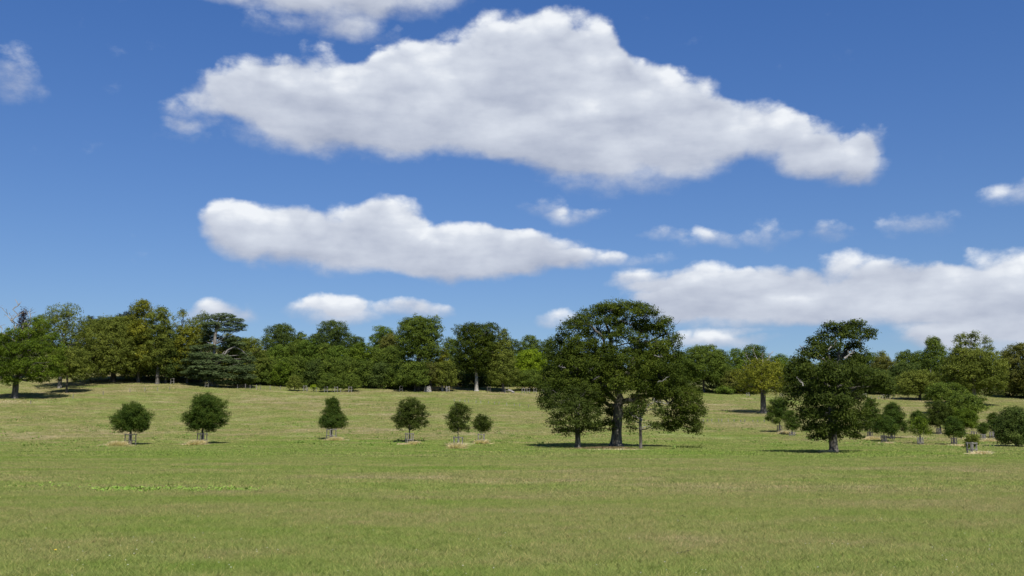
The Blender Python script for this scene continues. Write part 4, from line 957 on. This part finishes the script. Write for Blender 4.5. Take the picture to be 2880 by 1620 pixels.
# dry litter and plants under the oaks
straw(1775, 1263, 390, 0.22, 'strip of dry brown litter under the huge oak and its neighbours', mat='litter', n=5200, depth=2.2, name='dry_litter', cat='litter', kind='stuff')
straw(1800, 1267, 330, 0.16, 'pale straw edge in front of the litter under the huge oak', n=1500, depth=0.5, name='straw_edge', cat='dry grass', kind='stuff')
straw(1940, 1262, 60, 0.75, 'dark weedy plants at the end of the litter under the huge oak', mat='dark', n=160, depth=0.6, name='weed_plant', cat='weed')
straw(2312, 1275, 46, 0.22, 'pale straw patch beside the lone oak trunk')
straw(60, 1132, 330, 0.35, 'strip of pale dry grass along the old fence below the dead-topped oak', n=2600, depth=4.0, name='dry_grass_strip', cat='dry grass', kind='stuff')

# weeds scattered over the slope and some flat patches
def weeds(name, spots, label, leaf, mat):
    P_, N_, TT, r = [], [], [], np.random.default_rng(31)
    for (p, rad, hh, n) in spots:
        o = np.stack([r.normal(0, 0.5, n) * rad, r.normal(0, 0.35, n) * rad, np.abs(r.normal(0, 0.6, n)) * hh + 0.02], 1)
        o = o + p; o[:, 2] = H(o[:, 0], o[:, 1]) + (o[:, 2] - p[2]); P_.append(o); N_.append(r.normal(0, 0.6, (n, 3)) + [0, -0.2, 0.9]); TT.append(np.clip(r.normal(0.45, 0.2, n) + r.normal(0, 0.1), 0, 1))
    P_ = np.concatenate(P_); N_ = np.concatenate(N_); N_ /= np.linalg.norm(N_, axis=1, keepdims=True)
    n = len(P_); me = mesh_from(name, leaf_quads(P_, N_, leaf, r), quads=np.arange(4 * n).reshape(n, 4), tint=np.concatenate(TT))
    tagged(link(name, me, LM[mat]), label, 'weeds', kind='stuff')
r = np.random.default_rng(8); spots = []
for _ in range(170):
    cx = r.uniform(0, 2880); cy = r.choice([r.uniform(1118, 1215), r.uniform(1200, 1262)])
    for _ in range(r.integers(1, 7)):
        try: p = ground(cx + r.normal(0, 28), min(1268, cy + r.normal(0, 3.5)))
        except ValueError: continue
        spots.append((p, r.uniform(0.4, 1.2), r.uniform(0.10, 0.32), r.integers(8, 26)))
weeds('weeds', spots, 'darker green weed clumps dotted over the slope', 0.26, 'weed')
spots = []
for x in np.arange(275, 725, 9):
    for _ in range(2):
        p = ground(x + r.normal(0, 5), 1380 + r.normal(0, 3.2)); spots.append((p, r.uniform(0.12, 0.25), r.uniform(0.03, 0.07), r.integers(8, 18)))
for x0, x1, row in ((40, 330, 1275), (560, 700, 1274), (840, 1010, 1276), (960, 1500, 1284), (2040, 2160, 1296), (1820, 1930, 1294), (30, 240, 1372)):
    for x in np.arange(x0, x1, 26 if row != 1372 else 40):
        p = ground(x + r.normal(0, 9), row + r.normal(0, 2.0)); spots.append((p, r.uniform(0.3, 0.6) * (0.4 if row > 1300 else 1), r.uniform(0.04, 0.09), r.integers(8, 16)))
weeds('clover', spots, 'bright green clover strips in the mown grass', 0.09, 'clover')
spots = []

# twigs and small flowers in the near grass
for px, row, L, lb in ((1916, 1460, 0.22, 'small dark twig lying in the grass, farther from the daisies'), (1925, 1563, 0.20, 'small dark twig lying in the nearer grass')):
    p = ground(px, row); T = Tubes(); rg = np.random.default_rng(px)
    q = T.limb((-L / 2, 0, 0.02), (L / 2, 0.05, 0.045), 0.012, 0.006, rg, 0.2, 7, 5); T.limb(q[3], q[3] + [0.06, -0.03, 0.03], 0.006, 0.003, rg, 0.2, 4, 4)
    o = link('twig', T.mesh('twig'), BARKD); o.location = [float(z) for z in p]; tagged(o, lb, 'twig')
def petal_mat(name, c):
    m, N = new_mat(name); p = N.node('ShaderNodeBsdfPrincipled'); p.inputs['Base Color'].default_value = (*c, 1); p.inputs['Roughness'].default_value = 0.6
    o = N.node('ShaderNodeOutputMaterial'); N.l.new(p.outputs[0], o.inputs[0]); return m
v, f = [], []; r = np.random.default_rng(19)
for _ in range(130):
    p = ground(r.uniform(-50, 2930), r.uniform(1430, 1640)); rr = r.uniform(0.006, 0.011); b = len(v)
    for j in range(6): v.append((p[0] + rr * math.cos(j * 1.047), p[1] + rr * math.sin(j * 1.047), p[2] + 0.055 + 0.004 * (j % 2)))
    f.append(tuple(range(b, b + 6)))
me = bpy.data.meshes.new('daisies'); me.from_pydata(v, [], f); tagged(link('daisies', me, petal_mat('daisy_petal', (0.78, 0.78, 0.72))), 'tiny white daisies sprinkled in the near grass', 'flowers', kind='stuff')
p = ground(155, 1565); v, f = [], []
for ring, (rr, z) in enumerate(((0.005, 0.075), (0.016, 0.08), (0.018, 0.073))):
    for j in range(10): v.append((rr * math.cos(j * .628), rr * math.sin(j * .628), z))
for i in range(2):
    for j in range(10): f.append((i * 10 + j, i * 10 + (j + 1) % 10, i * 10 + 10 + (j + 1) % 10, i * 10 + 10 + j))
f.append(tuple(range(10)))
fl = empty('hawkbit_flower', p); tagged(fl, 'single yellow hawkbit flower in the near grass', 'flower')
me = bpy.data.meshes.new('flower_head'); me.from_pydata(v, [], f); link('flower_head', me, petal_mat('yellow_petal', (0.75, 0.5, 0.02)), fl)
T = Tubes(); T.tube([(0, 0, -0.02), (0, 0, 0.075)], [0.003, 0.002], 5); link('stem', T.mesh('stem'), LM['weed'], fl)
